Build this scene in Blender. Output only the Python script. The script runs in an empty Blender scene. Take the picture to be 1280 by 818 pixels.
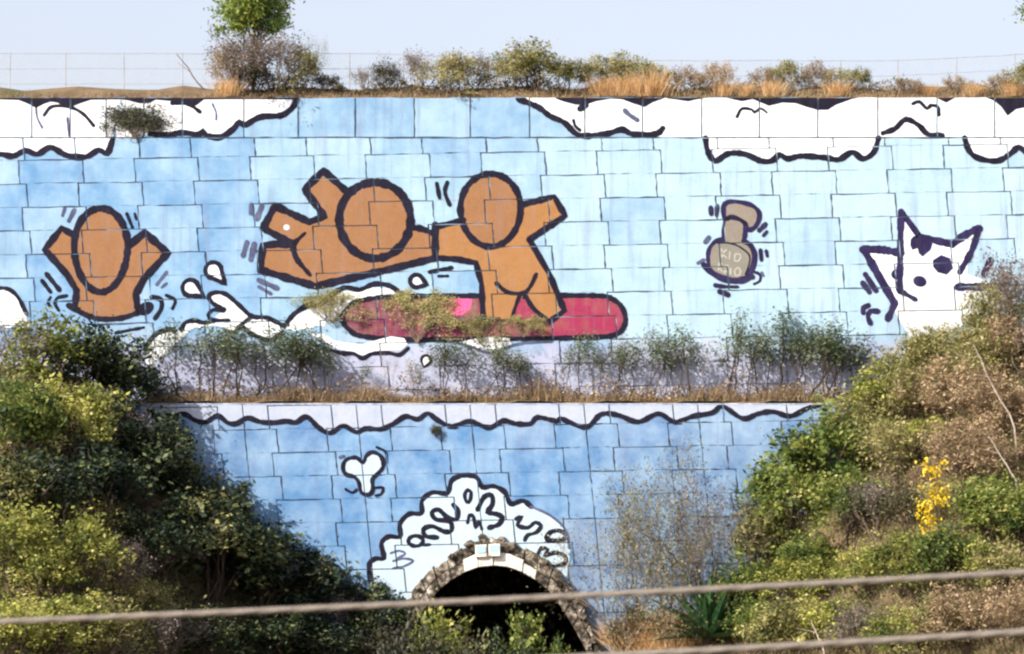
import bpy, math, random
import numpy as np
from mathutils import Vector, Matrix
from mathutils.geometry import tessellate_polygon

# ------------------------------------------------------------------ camera, sky, sun, exposure
SC = bpy.context.scene
COL = SC.collection
DIST, CAM_Z, HORIZON, PX = 80.0, 6.0, 620.0, 0.02      # camera distance to the lower wall, its height, its level in the picture, metres per picture unit
cam_d = bpy.data.cameras.new('camera'); cam = bpy.data.objects.new('camera', cam_d); COL.objects.link(cam)
cam.location = (0, -DIST, CAM_Z); cam.rotation_euler = (math.radians(90), 0, 0)
cam_d.sensor_width = 36; cam_d.lens = 36 * DIST / (1280 * PX); cam_d.shift_y = (HORIZON - 409) / 1280
cam_d.clip_start = 0.5; cam_d.clip_end = 6000
cam_d.dof.use_dof = True; cam_d.dof.focus_distance = DIST; cam_d.dof.aperture_fstop = 2.6
SC.camera = cam
SUN_EL, SUN_AZ = math.radians(36), math.radians(48)    # azimuth measured to the left of straight behind the camera
to_sun = Vector((-math.sin(SUN_AZ) * math.cos(SUN_EL), -math.cos(SUN_AZ) * math.cos(SUN_EL), math.sin(SUN_EL)))
w = bpy.data.worlds.new('World'); SC.world = w; w.use_nodes = True
nt = w.node_tree; bg = nt.nodes['Background']
sky = nt.nodes.new('ShaderNodeTexSky'); sky.sky_type = 'NISHITA'; sky.sun_disc = False
sky.sun_elevation = SUN_EL; sky.sun_rotation = math.atan2(to_sun.x, to_sun.y)
sky.air_density = 0.9; sky.dust_density = 4.0; sky.ozone_density = 2.5
hz = nt.nodes.new('ShaderNodeMix'); hz.data_type = 'RGBA'; hz.inputs['Factor'].default_value = 0.42     # thin even high haze over the whole sky
hz.inputs['B'].default_value = (3.95, 3.6, 3.6, 1)
wn = nt.nodes.new('ShaderNodeTexNoise'); wn.inputs['Scale'].default_value = 1.6; wn.inputs['Detail'].default_value = 5      # faint unevenness of the haze
wr = nt.nodes.new('ShaderNodeMapRange'); wr.inputs['To Min'].default_value = 0.30; wr.inputs['To Max'].default_value = 0.56
nt.links.new(wn.outputs['Fac'], wr.inputs['Value']); nt.links.new(wr.outputs[0], hz.inputs['Factor'])
nt.links.new(sky.outputs[0], hz.inputs['A']); nt.links.new(hz.outputs['Result'], bg.inputs[0]); bg.inputs[1].default_value = 0.128
sun_d = bpy.data.lights.new('sun', 'SUN'); sun_d.energy = 4.3; sun_d.angle = math.radians(0.5); sun_d.color = (1, 0.92, 0.80)
sun = bpy.data.objects.new('sun', sun_d); COL.objects.link(sun); sun.rotation_euler = to_sun.to_track_quat('Z', 'Y').to_euler()
sun.location = (-30, -40, 40)
SC.view_settings.view_transform = 'Standard'; SC.view_settings.look = 'None'; SC.view_settings.gamma = 1
SC.view_settings.use_curve_mapping = False; SC.view_settings.exposure = 1.08
SC.cycles.max_bounces = 6
SC.cycles.pixel_filter_type = 'BLACKMAN_HARRIS'; SC.cycles.filter_width = 2.35      # a soft long phone lens

RNG = np.random.default_rng(7); random.seed(7)
UP_Y, LOW_Y = 1.0, 0.0                                  # faces of the upper and lower wall

def at(px, py, Y=0.0):
    k = PX * (DIST + Y) / DIST
    return Vector(((px - 640) * k, Y, CAM_Z + (HORIZON - py) * k))
def scale_at(Y): return PX * (DIST + Y) / DIST
def lin(r, g, b, k=0.8):
    f = lambda c: ((c / 255 + 0.055) / 1.055) ** 2.4 if c > 10 else c / 255 / 12.92
    return (f(r) * k, f(g) * k, f(b) * k, 1)

# ------------------------------------------------------------------ object helpers
def tag(o, label=None, cat=None, group=None, kind=None):
    for k, v in (('label', label), ('category', cat), ('group', group), ('kind', kind)):
        if v: o[k] = v
    return o
def link(name, data, parent=None, mat=None):
    o = bpy.data.objects.new(name, data); COL.objects.link(o)
    if parent is not None: o.parent = parent
    if mat is not None: data.materials.append(mat)
    return o
def empty(name, loc, label, cat, group=None):
    o = bpy.data.objects.new(name, None); COL.objects.link(o); o.location = loc; o.empty_display_size = 0.2
    return tag(o, label, cat, group)
def pymesh(name, v, f):
    m = bpy.data.meshes.new(name); m.from_pydata([tuple(p) for p in v], [], f); m.update(); return m
def quadmesh(name, V, tint=None):                        # V: (n,4,3) array
    n = len(V); m = bpy.data.meshes.new(name)
    m.vertices.add(4 * n); m.vertices.foreach_set('co', np.ascontiguousarray(V, dtype=np.float32).ravel())
    m.loops.add(4 * n); m.loops.foreach_set('vertex_index', np.arange(4 * n, dtype=np.int32))
    m.polygons.add(n); m.polygons.foreach_set('loop_start', np.arange(0, 4 * n, 4, dtype=np.int32))
    m.update(calc_edges=True)
    if tint is not None:
        a = m.attributes.new('tint', 'FLOAT', 'FACE'); a.data.foreach_set('value', np.asarray(tint, dtype=np.float32))
    return m

# ------------------------------------------------------------------ materials
def newmat(name):
    m = bpy.data.materials.new(name); m.use_nodes = True
    return m, m.node_tree.nodes, m.node_tree.links, m.node_tree.nodes['Principled BSDF']
def noise(N, L, scale, detail=4, rough=0.6, vec=None):
    n = N.new('ShaderNodeTexNoise'); n.inputs['Scale'].default_value = scale; n.inputs['Detail'].default_value = detail
    n.inputs['Roughness'].default_value = rough
    if vec is not None: L.new(vec, n.inputs['Vector'])
    return n.outputs['Fac']
def ramp(N, L, fac, stops):
    r = N.new('ShaderNodeValToRGB'); L.new(fac, r.inputs[0]); e = r.color_ramp.elements
    while len(e) < len(stops): e.new(0.5)
    for q, (p, c) in zip(e, stops): q.position = p; q.color = c if len(c) == 4 else (*c, 1)
    return r.outputs[0]
def mix(N, L, fac, a, b, mode='MIX'):
    m = N.new('ShaderNodeMix'); m.data_type = 'RGBA'; m.blend_type = mode
    for s, v in ((m.inputs['Factor'], fac), (m.inputs['A'], a), (m.inputs['B'], b)):
        if hasattr(v, 'links'): L.new(v, s)
        else: s.default_value = v
    return m.outputs['Result']
def worldpos(N, L, sc=(1, 1, 1)):
    g = N.new('ShaderNodeNewGeometry'); mp = N.new('ShaderNodeMapping'); mp.inputs['Scale'].default_value = sc
    L.new(g.outputs['Position'], mp.inputs['Vector']); return mp.outputs['Vector']
def bump(N, L, B, h, strength=0.3, dist=0.02):
    b = N.new('ShaderNodeBump'); b.inputs['Strength'].default_value = strength; b.inputs['Distance'].default_value = dist
    L.new(h, b.inputs['Height']); L.new(b.outputs[0], B.inputs['Normal'])

def weathered(N, L, col, amount=1.0):                    # mottled, streaked old wall paint
    p = worldpos(N, L)
    c = mix(N, L, ramp(N, L, noise(N, L, 1.1, 6, 0.65, p), [(0.35, (0, 0, 0)), (0.75, (0.38 * amount,) * 3)]), col, lin(200, 228, 248, 0.75))
    st = noise(N, L, 1.0, 5, 0.6, worldpos(N, L, (5.0, 1, 0.35)))
    c = mix(N, L, ramp(N, L, st, [(0.52, (0, 0, 0)), (0.8, (0.5 * amount,) * 3)]), c, lin(120, 130, 165, 0.8))
    c = mix(N, L, ramp(N, L, noise(N, L, 9, 5, 0.7, p), [(0.55, (0, 0, 0)), (0.85, (0.4 * amount,) * 3)]), c, lin(150, 165, 190, 0.8))
    sp = noise(N, L, 26, 3, 0.7, p)
    c = mix(N, L, ramp(N, L, sp, [(0.3, (0.22 * amount,) * 3), (0.42, (0, 0, 0))]), c, lin(80, 90, 120, 0.8))
    return c
def panel_mat():
    m, N, L, B = newmat('painted_concrete')
    oi = N.new('ShaderNodeObjectInfo')
    c = weathered(N, L, oi.outputs['Color'], 1.35)
    p = worldpos(N, L); sx = N.new('ShaderNodeSeparateXYZ'); L.new(p, sx.inputs[0])
    wob = N.new('ShaderNodeMath'); wob.operation = 'MULTIPLY_ADD'; L.new(noise(N, L, 1.3, 6, 0.7, p), wob.inputs[0]); wob.inputs[1].default_value = 1.6; L.new(sx.outputs['Z'], wob.inputs[2])
    mr = N.new('ShaderNodeMapRange'); L.new(wob.outputs[0], mr.inputs['Value']); mr.inputs['From Min'].default_value = 10.9; mr.inputs['From Max'].default_value = 10.3; mr.inputs['To Max'].default_value = 0.8
    gt = N.new('ShaderNodeMath'); gt.operation = 'GREATER_THAN'; L.new(sx.outputs['Z'], gt.inputs[0]); gt.inputs[1].default_value = 8.36
    mm = N.new('ShaderNodeMath'); mm.operation = 'MULTIPLY'; L.new(mr.outputs[0], mm.inputs[0]); L.new(gt.outputs[0], mm.inputs[1])
    dirt = ramp(N, L, noise(N, L, 3.5, 7, 0.75, p), [(0.3, lin(120, 112, 130)), (0.5, lin(176, 178, 208)), (0.75, lin(190, 176, 178))])
    c = mix(N, L, mm.outputs[0], c, dirt)
    L.new(c, B.inputs['Base Color']); B.inputs['Roughness'].default_value = 0.85; B.inputs['Specular IOR Level'].default_value = 0.2
    bump(N, L, B, noise(N, L, 30, 6, 0.7, worldpos(N, L)), 0.5, 0.02)
    return m
def paint_mat(name, rgb, k=0.8, wear=0.6, wearcol=None, chips=0.55, streak=0.42):
    m, N, L, B = newmat(name); p = worldpos(N, L); col = lin(*rgb, k)
    wc = wearcol or tuple(min(1, x * 1.35 + 0.02) for x in col[:3]) + (1,)
    c = mix(N, L, ramp(N, L, noise(N, L, 2.2, 6, 0.7, p), [(0.42, (0, 0, 0)), (0.75, (wear,) * 3)]), col, wc)
    dk = tuple(x * 0.6 for x in col[:3]) + (1,)
    c = mix(N, L, ramp(N, L, noise(N, L, 14, 5, 0.75, p), [(0.5, (0, 0, 0)), (0.8, (0.5,) * 3)]), c, dk)
    st = noise(N, L, 1.0, 6, 0.65, worldpos(N, L, (6.0, 1, 0.5)))
    c = mix(N, L, ramp(N, L, st, [(0.5, (0, 0, 0)), (0.78, (streak,) * 3)]), c, mix(N, L, 0.6, c, lin(135, 140, 160, 0.8)))
    c = mix(N, L, ramp(N, L, noise(N, L, 38, 4, 0.7, p), [(0.62, (0, 0, 0)), (0.74, (chips,) * 3)]), c, lin(190, 205, 220, 0.7))
    L.new(c, B.inputs['Base Color']); B.inputs['Roughness'].default_value = 0.8; B.inputs['Specular IOR Level'].default_value = 0.2
    bump(N, L, B, noise(N, L, 30, 6, 0.7, p), 0.5, 0.02)
    return m
M = {}
M['panel'] = panel_mat()
M['brown'] = paint_mat('brown_paint', (196, 142, 98), 0.422, 0.35)
M['orange'] = paint_mat('orange_brown_paint', (210, 152, 96), 0.429, 0.35)
M['black'] = paint_mat('black_paint', (17, 13, 36), 0.7, 0.4, lin(44, 40, 72), 0.12, 0.1)
M['purple'] = paint_mat('dark_purple_paint', (34, 26, 68), 0.7, 0.4, lin(74, 64, 120), 0.12, 0.15)
M['grey_line'] = paint_mat('faded_black_paint', (74, 78, 112), 0.7, 0.6, lin(120, 128, 160), 0.3)
M['white'] = paint_mat('white_paint', (246, 250, 253), 0.76, 0.75, lin(190, 205, 232, 0.72))
M['pale'] = paint_mat('pale_blue_white_paint', (212, 234, 248), 0.619, 0.5, lin(170, 200, 235, 0.8))
M['lilac'] = paint_mat('greyed_white_paint', (212, 222, 242), 0.557, 0.7, lin(165, 182, 218, 0.7))
M['pink'] = paint_mat('pink_paint', (196, 58, 108), 0.449, 0.7, lin(150, 100, 85))
M['pinkhi'] = paint_mat('bright_pink_paint', (240, 90, 150), 0.8, 0.4)
M['magenta'] = paint_mat('dull_magenta_paint', (146, 52, 96), 0.480, 1.0, lin(150, 118, 92))
M['beige'] = paint_mat('beige_paint', (164, 154, 142), 0.511, 0.5)
M['stampgrey'] = paint_mat('grey_paint', (128, 126, 118), 0.8, 0.5)
M['stamplight'] = paint_mat('light_grey_paint', (172, 172, 162), 0.8, 0.3)
M['eyeblue'] = paint_mat('light_blue_paint', (165, 220, 250), 0.85, 0.4)

def simple_mat(name, stops, scale=6, rough=0.9, bs=0.6, bd=0.05, extra=None):
    m, N, L, B = newmat(name); p = worldpos(N, L)
    c = ramp(N, L, noise(N, L, scale, 8, 0.7, p), stops)
    if extra: c = mix(N, L, ramp(N, L, noise(N, L, extra[0], 5, 0.7, p), [(0.5, (0, 0, 0)), (0.7, (1, 1, 1))]), c, extra[1])
    L.new(c, B.inputs['Base Color']); B.inputs['Roughness'].default_value = rough; B.inputs['Specular IOR Level'].default_value = 0.2
    bump(N, L, B, noise(N, L, scale * 4, 8, 0.7, p), bs, bd); return m
M['backing'] = simple_mat('joint_filler', [(0.35, (0.16, 0.19, 0.26)), (0.65, (0.5, 0.55, 0.64))], 3)
M['soil'] = simple_mat('dry_soil', [(0.25, (0.05, 0.035, 0.022)), (0.5, (0.13, 0.09, 0.055)), (0.75, (0.22, 0.16, 0.1))], 1.5, extra=(0.6, (0.07, 0.075, 0.03, 1)))
M['stone'] = simple_mat('lichened_stone', [(0.36, (0.02, 0.018, 0.016)), (0.47, (0.07, 0.058, 0.045)), (0.56, (0.26, 0.22, 0.18)), (0.66, (0.7, 0.67, 0.6))], 4.5, bs=1.0, bd=0.08)
M['whitestone'] = simple_mat('whitewashed_stone', [(0.25, (0.2, 0.17, 0.14)), (0.42, (0.66, 0.62, 0.56)), (0.7, (0.84, 0.82, 0.78))], 4, bs=0.9, bd=0.05)
M['darkstone'] = simple_mat('sooty_stone', [(0.3, (0.02, 0.02, 0.02)), (0.7, (0.12, 0.11, 0.1))], 2)
M['metal'] = simple_mat('weathered_galvanised_steel', [(0.3, (0.22, 0.22, 0.24)), (0.7, (0.38, 0.38, 0.4))], 5, rough=0.6, bs=0.1)
M['cable'] = simple_mat('weathered_cable_sheath', [(0.3, (0.10, 0.085, 0.075)), (0.7, (0.24, 0.21, 0.18))], 60, rough=0.8, bs=0.4, bd=0.004)
M['bark'] = simple_mat('grey_brown_bark', [(0.3, (0.08, 0.055, 0.04)), (0.7, (0.22, 0.17, 0.13))], 12)
M['darkbark'] = simple_mat('dark_bark', [(0.3, (0.035, 0.025, 0.02)), (0.7, (0.11, 0.08, 0.06))], 12)
M['palebark'] = simple_mat('pale_dry_bark', [(0.3, (0.26, 0.21, 0.17)), (0.7, (0.5, 0.43, 0.36))], 12)

def leaf_mat(name, stops, trans=0.42, rough=0.55):
    m, N, L, B = newmat(name)
    a = N.new('ShaderNodeAttribute'); a.attribute_name = 'tint'
    oi = N.new('ShaderNodeObjectInfo')
    ma = N.new('ShaderNodeMath'); ma.operation = 'MULTIPLY_ADD'; L.new(oi.outputs['Random'], ma.inputs[0]); ma.inputs[1].default_value = 0.24; ma.inputs[2].default_value = -0.12
    ad = N.new('ShaderNodeMath'); ad.operation = 'ADD'; L.new(a.outputs['Fac'], ad.inputs[0]); L.new(ma.outputs[0], ad.inputs[1])
    c = ramp(N, L, ad.outputs[0], stops)
    L.new(c, B.inputs['Base Color']); B.inputs['Roughness'].default_value = rough; B.inputs['Specular IOR Level'].default_value = 0.3
    t = N.new('ShaderNodeBsdfTranslucent'); L.new(c, t.inputs[0])
    mx = N.new('ShaderNodeMixShader'); mx.inputs[0].default_value = trans
    L.new(B.outputs[0], mx.inputs[1]); L.new(t.outputs[0], mx.inputs[2]); L.new(mx.outputs[0], N['Material Output'].inputs['Surface'])
    return m
LM = {
 'evergreen': leaf_mat('dark_evergreen_leaves', [(0.0, (0.006, 0.012, 0.01)), (0.45, (0.024, 0.042, 0.02)), (0.75, (0.10, 0.125, 0.045)), (1, (0.28, 0.26, 0.11))], 0.2),
 'green': leaf_mat('green_leaves', [(0.0, (0.025, 0.055, 0.02)), (0.45, (0.14, 0.19, 0.042)), (0.8, (0.31, 0.33, 0.085)), (1, (0.48, 0.46, 0.17))]),
 'lime': leaf_mat('yellow_green_leaves', [(0.0, (0.06, 0.085, 0.022)), (0.45, (0.26, 0.28, 0.065)), (0.8, (0.48, 0.46, 0.11)), (1, (0.58, 0.52, 0.25))]),
 'olive': leaf_mat('dry_olive_leaves', [(0.0, (0.055, 0.065, 0.025)), (0.4, (0.23, 0.225, 0.075)), (0.7, (0.40, 0.36, 0.15)), (1, (0.55, 0.46, 0.26))]),
 'dullolive': leaf_mat('dusty_olive_leaves', [(0.0, (0.09, 0.085, 0.05)), (0.5, (0.2, 0.19, 0.10)), (1, (0.36, 0.32, 0.2))]),
 'straw': leaf_mat('straw_grass', [(0.0, (0.10, 0.085, 0.04)), (0.5, (0.27, 0.22, 0.12)), (1, (0.5, 0.42, 0.26))]),
 'russet': leaf_mat('dry_russet_leaves', [(0.0, (0.07, 0.05, 0.035)), (0.4, (0.27, 0.19, 0.11)), (0.7, (0.45, 0.33, 0.2)), (1, (0.6, 0.5, 0.33))]),
 'greytwig': leaf_mat('withered_grey_leaves', [(0.0, (0.07, 0.055, 0.06)), (0.5, (0.2, 0.165, 0.15)), (1, (0.38, 0.32, 0.27))]),
 'yellow': leaf_mat('golden_yellow_leaves', [(0.0, (0.4, 0.27, 0.01)), (0.5, (0.72, 0.52, 0.015)), (1, (0.85, 0.66, 0.06))], 0.35),
 'golden': leaf_mat('dry_golden_grass', [(0.0, (0.38, 0.22, 0.10)), (0.5, (0.68, 0.45, 0.23)), (1, (0.84, 0.66, 0.4))], 0.35, 0.8),
 'sapling': leaf_mat('dusty_green_leaflets', [(0.0, (0.035, 0.055, 0.035)), (0.5, (0.10, 0.135, 0.075)), (1, (0.26, 0.27, 0.14))]),
 'willow': leaf_mat('bright_willow_leaves', [(0.0, (0.06, 0.11, 0.03)), (0.5, (0.2, 0.27, 0.05)), (1, (0.42, 0.44, 0.1))], 0.4),
 'topscrub': leaf_mat('brown_scrub_leaves', [(0.0, (0.03, 0.025, 0.02)), (0.5, (0.11, 0.09, 0.05)), (0.8, (0.2, 0.16, 0.08)), (1, (0.4, 0.3, 0.17))]),
 'darkbrush': leaf_mat('dark_scrub_leaves', [(0.0, (0.012, 0.015, 0.012)), (0.5, (0.04, 0.045, 0.022)), (1, (0.13, 0.105, 0.06))], 0.2),
}

# ------------------------------------------------------------------ terrain
PROF = [(-1700, 380), (-300, 385), (-100, 410), (0, 455), (100, 478), (180, 545), (240, 640), (300, 705), (400, 785), (500, 838), (560, 885), (600, 925), (690, 925), (752, 870), (782, 805), (850, 785), (920, 745), (1000, 650), (1060, 555), (1150, 480), (1280, 425), (1500, 385), (3000, 380)]
PPX = np.array([p[0] for p in PROF], float); PPY = np.array([p[1] for p in PROF], float)
def ground_np(x, y):
    x = np.asarray(x, float); y = np.asarray(y, float)
    z0 = CAM_Z + (HORIZON - np.interp(x / PX + 640, PPX, PPY)) * PX
    nz = 0.22 * np.sin(x * 1.3 + y * 0.7) * np.sin(y * 1.1 - x * 0.4) + 0.12 * np.sin(x * 3.1 + 1.0) * np.sin(y * 2.7 + 0.5)
    sl = np.where(x < -1.5, 0.60, 0.64)
    z = z0 + sl * np.minimum(y, 0) + nz * np.clip((z0) / 2.0, 0, 1)
    fl = -0.15 + 0.03 * np.sin(x * 0.8) + np.clip((-y - 40) * 0.11, 0, 4.0)
    d = z - fl
    return fl + 0.5 * (d + np.sqrt(d * d + 0.25))
def ground(x, y): return float(ground_np(x, y))
gx = np.concatenate([np.linspace(-900, -60, 14), np.linspace(-50, -18, 30), np.linspace(-17.6, 17.6, 150), np.linspace(18, 50, 30), np.linspace(60, 900, 14)])
gy = np.concatenate([np.linspace(-900, -110, 10), np.linspace(-100, -32, 24), np.linspace(-31, -0.5, 100), np.array([-0.2, 0.1, 0.5, 1.02])])
X, Y = np.meshgrid(gx, gy); Zg = ground_np(X, Y); nx, ny = len(gx), len(gy)
vs = np.stack([X, Y, Zg], -1).reshape(-1, 3)
fs = [(j * nx + i, j * nx + i + 1, (j + 1) * nx + i + 1, (j + 1) * nx + i) for j in range(ny - 1) for i in range(nx - 1)]
gm = pymesh('ground', vs, fs); gm.polygons.foreach_set('use_smooth', [True] * len(gm.polygons))
tag(link('ground', gm, None, M['soil']), 'dry brown sloping ground of the gully', 'ground', kind='structure')
TOPZ = at(0, 123, UP_Y).z; LEDGEZ = at(0, 503, 0).z

def hit(px, py, y0=-24.0):                               # where the sight line through a picture point meets the terrain
    y = y0
    while y < 0.9:
        p = at(px, py, y)
        if ground(p.x, y) >= p.z: return Vector((p.x, y, ground(p.x, y)))
        y += 0.1
    p = at(px, py, -0.3); return Vector((p.x, -0.3, ground(p.x, -0.3)))

# upper ground behind the wall, with a low bank, and the ledge between the walls
ux = np.concatenate([np.array([-900, -200, -60]), np.linspace(-40, 40, 120), np.array([60, 200, 900])])
uy = [UP_Y + 0.02, UP_Y + 0.1, UP_Y + 0.35, UP_Y + 0.7, UP_Y + 1.2, UP_Y + 2.5, UP_Y + 6, 80, 900]
uz = [-0.04, 0.04, 0.22, 0.34, 0.36, 0.34, 0.3, 0.3, 0.3]
v = []
for a, b in zip(uy, uz):
    for x in ux: v.append((x, a, TOPZ + b + (0.05 * math.sin(x * 2.3 + a) + 0.03 * math.sin(x * 5.1)) * (1 if b > 0.1 else 0.2)))
n = len(ux)
tag(link('upper_ground', pymesh('upper_ground', v, [(j * n + i, j * n + i + 1, (j + 1) * n + i + 1, (j + 1) * n + i) for j in range(len(uy) - 1) for i in range(n - 1)]), None, M['soil']), 'brown earth bank along the top of the wall', 'ground', kind='structure')
lx = np.linspace(-22, 22, 160); ly = [LOW_Y + 0.04, LOW_Y + 0.3, LOW_Y + 0.65, UP_Y + 0.02]; v = []
for j, a in enumerate(ly):
    for x in lx: v.append((x, a, LEDGEZ + (0.0, 0.06, 0.08, 0.1)[j] + 0.04 * math.sin(x * 3 + j) + 0.02 * math.sin(x * 9)))
n = len(lx)
tag(link('ledge_soil', pymesh('ledge_soil', v, [(j * n + i, j * n + i + 1, (j + 1) * n + i + 1, (j + 1) * n + i) for j in range(3) for i in range(n - 1)]), None, M['soil']), 'narrow strip of brown soil on the ledge between the two walls', 'ground', kind='structure')

# ------------------------------------------------------------------ keyed panel walls
def clip_half(poly, a, b, c):                            # keep a*x + b*y <= c
    out = []
    for i in range(len(poly)):
        p, q = poly[i], poly[(i + 1) % len(poly)]
        dp, dq = a * p[0] + b * p[1] - c, a * q[0] + b * q[1] - c
        if dp <= 0: out.append(p)
        if (dp < 0 < dq) or (dq < 0 < dp):
            t = dp / (dp - dq); out.append((p[0] + (q[0] - p[0]) * t, p[1] + (q[1] - p[1]) * t))
    return out
def area(p): return 0.5 * sum(p[i][0] * p[(i + 1) % len(p)][1] - p[(i + 1) % len(p)][0] * p[i][1] for i in range(len(p)))
def clip_convex(poly, cell):                             # cell: convex, positive area
    for i in range(len(cell)):
        p, q = cell[i], cell[(i + 1) % len(cell)]
        nx_, ny_ = q[1] - p[1], -(q[0] - p[0])
        poly = clip_half(poly, nx_, ny_, nx_ * p[0] + ny_ * p[1])
        if len(poly) < 3: return []
    return poly if abs(area(poly)) > 0.02 else []
ARCH_X = 617
INNER = [(0, 707), (20, 709), (38, 716), (56, 727), (73, 742), (89, 766), (104, 791), (117, 816), (132, 860), (140, 900), (142, 960)]
OUTER = [(0, 675), (22, 679), (40, 688), (60, 700), (80, 716), (102, 741), (116, 765), (128, 802), (149, 850), (162, 900), (164, 960)]
def arch_mid(py):
    yi = [(a[1] + b[1]) / 2 for a, b in zip(INNER, OUTER)]; xi = [(a[0] + b[0]) / 2 for a, b in zip(INNER, OUTER)]
    return float(np.interp(py, yi, xi)) if py > yi[0] else -1
class Wall:
    def __init__(s, root, wy): s.root, s.wy, s.cells = root, wy, []
    def panel(s, cells, color):                          # cells: convex picture polygons of one panel
        dep = 0.03 + random.random() * 0.022
        V, F = [], []; any_ = False
        for c in cells:
            if area(c) < 0: c = c[::-1]
            if len(c) < 3 or area(c) < 12: continue
            xs = [p[0] for p in c]; ys = [p[1] for p in c]
            subs = [c]
            if s.wy == LOW_Y and max(xs) > ARCH_X - 170 and min(xs) < ARCH_X + 170 and max(ys) > 675:
                subs = []
                x0, x1, y0, y1 = min(xs), max(xs), min(ys), max(ys); n_ = 9
                for i in range(n_):
                    for j in range(n_):
                        q = [(x0 + (x1 - x0) * i / n_, y0 + (y1 - y0) * j / n_), (x0 + (x1 - x0) * (i + 1) / n_, y0 + (y1 - y0) * j / n_), (x0 + (x1 - x0) * (i + 1) / n_, y0 + (y1 - y0) * (j + 1) / n_), (x0 + (x1 - x0) * i / n_, y0 + (y1 - y0) * (j + 1) / n_)]
                        cx, cy = (q[0][0] + q[1][0]) / 2, (q[0][1] + q[2][1]) / 2
                        if abs(cx - ARCH_X) < arch_mid(cy): continue
                        q = clip_convex(q, c)
                        if q: subs.append(q)
            for q in subs:
                s.cells.append((q, dep)); any_ = True
                if len(subs) == 1:                       # crumbly edges
                    qq = []
                    for i in range(len(q)):
                        a, b = q[i], q[(i + 1) % len(q)]
                        for t in (0, 0.2, 0.4, 0.6, 0.8): qq.append((a[0] + (b[0] - a[0]) * t + random.uniform(-.8, .8) * (t > 0), a[1] + (b[1] - a[1]) * t + random.uniform(-.8, .8) * (t > 0)))
                    q = qq
                k = len(V); m_ = len(q)
                for p in q: w_ = at(p[0], p[1], s.wy); V.append((w_.x, s.wy - dep, w_.z))
                for p in q: w_ = at(p[0], p[1], s.wy); V.append((w_.x, s.wy + 0.05, w_.z))
                F.append(tuple(range(k, k + m_)))
                for i in range(m_): F.append((k + i, k + m_ + i, k + m_ + (i + 1) % m_, k + (i + 1) % m_))
        if not any_: return
        o = link('panel', pymesh('panel', V, F), s.root, M['panel']); o.color = color
    def paint(s, name, parent, polys, mat, layer, loose=False):       # polys: convex picture polygons
        V, F = [], []
        for p in polys:
            px0, px1 = min(q[0] for q in p), max(q[0] for q in p); py0, py1 = min(q[1] for q in p), max(q[1] for q in p)
            for c, dep in s.cells:
                if max(q[0] for q in c) < px0 or min(q[0] for q in c) > px1 or max(q[1] for q in c) < py0 or min(q[1] for q in c) > py1: continue
                r = clip_convex(list(p), c)
                if not r: continue
                if area(r) < 0: r = r[::-1]
                k = len(V); mo = random.random() * 0.00016 if loose else 0
                for q in r: w_ = at(q[0], q[1], s.wy); V.append((w_.x, s.wy - dep - 0.0012 - layer - mo, w_.z))
                F.append(tuple(range(k, k + len(r))))
        return link(name, pymesh(name, V, F), parent, mat)
def fill(pts):
    tri = tessellate_polygon([[Vector((x, y, 0)) for x, y in pts]])
    out = []
    for t in tri:
        q = [pts[i] for i in t]
        if abs(area(q)) > 1e-6: out.append(q)
    return out
def smooth(pts, closed=False, step=3.0):
    P = [np.array(p, float) for p in pts]; n_ = len(P); out = []
    segs = n_ if closed else n_ - 1
    for i in range(segs):
        p1, p2 = P[i], P[(i + 1) % n_]
        p0 = P[i - 1] if (closed or i > 0) else 2 * p1 - p2
        p3 = P[(i + 2) % n_] if (closed or i + 2 < n_) else 2 * p2 - p1
        k = max(2, int(np.linalg.norm(p2 - p1) / step))
        for j in range(k):
            t = j / k
            out.append(tuple(0.5 * (2 * p1 + (p2 - p0) * t + (2 * p0 - 5 * p1 + 4 * p2 - p3) * t * t + (3 * p1 - p0 - 3 * p2 + p3) * t ** 3)))
    if not closed: out.append(tuple(P[-1]))
    return out
def dense(pts, closed=False, step=4.0):
    out = []; n_ = len(pts)
    for i in range(n_ if closed else n_ - 1):
        a, b = pts[i], pts[(i + 1) % n_]; k = max(1, int(math.dist(a, b) / step))
        out += [(a[0] + (b[0] - a[0]) * j / k, a[1] + (b[1] - a[1]) * j / k) for j in range(k)]
    if not closed: out.append(pts[-1])
    return out
def stroke(pts, width, closed=False, curve=True, taper=0.0):
    width *= 1.2 if width > 4 else 1.1
    P = smooth(pts, closed) if curve else dense(pts, closed)
    n_ = len(P); L_, R_ = [], []; ph = random.random() * 9
    for i in range(n_):
        if closed: a, b = P[i - 1], P[(i + 1) % n_]
        else: a, b = P[max(0, i - 1)], P[min(n_ - 1, i + 1)]
        dx, dy = b[0] - a[0], b[1] - a[1]; l = math.hypot(dx, dy) or 1
        u = i / max(1, n_ - 1)
        wv = width * 0.5 * (1 + 0.10 * math.sin(i * 0.9 + ph) + random.uniform(-.13, .13))
        if not closed: wv *= 1 - taper * u
        nx_, ny_ = -dy / l * wv, dx / l * wv
        L_.append((P[i][0] + nx_, P[i][1] + ny_)); R_.append((P[i][0] - nx_, P[i][1] - ny_))
    out = []
    for i in range(n_ if closed else n_ - 1):
        j = (i + 1) % n_
        out += [[L_[i], L_[j], R_[j]], [L_[i], R_[j], R_[i]]]
    if not closed and width > 3:                         # rounded spray-can ends
        for q, r in ((0, 1), (n_ - 1, n_ - 2)):
            wv = width * 0.5 * (1 - (taper if q else 0)) * 0.96
            if wv < 0.6: continue
            d = math.atan2(P[q][1] - P[r][1], P[q][0] - P[r][0])
            out.append([(P[q][0] + wv * math.cos(d - 1.57 + k * 0.628), P[q][1] + wv * math.sin(d - 1.57 + k * 0.628)) for k in range(6)])
    return out
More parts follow.
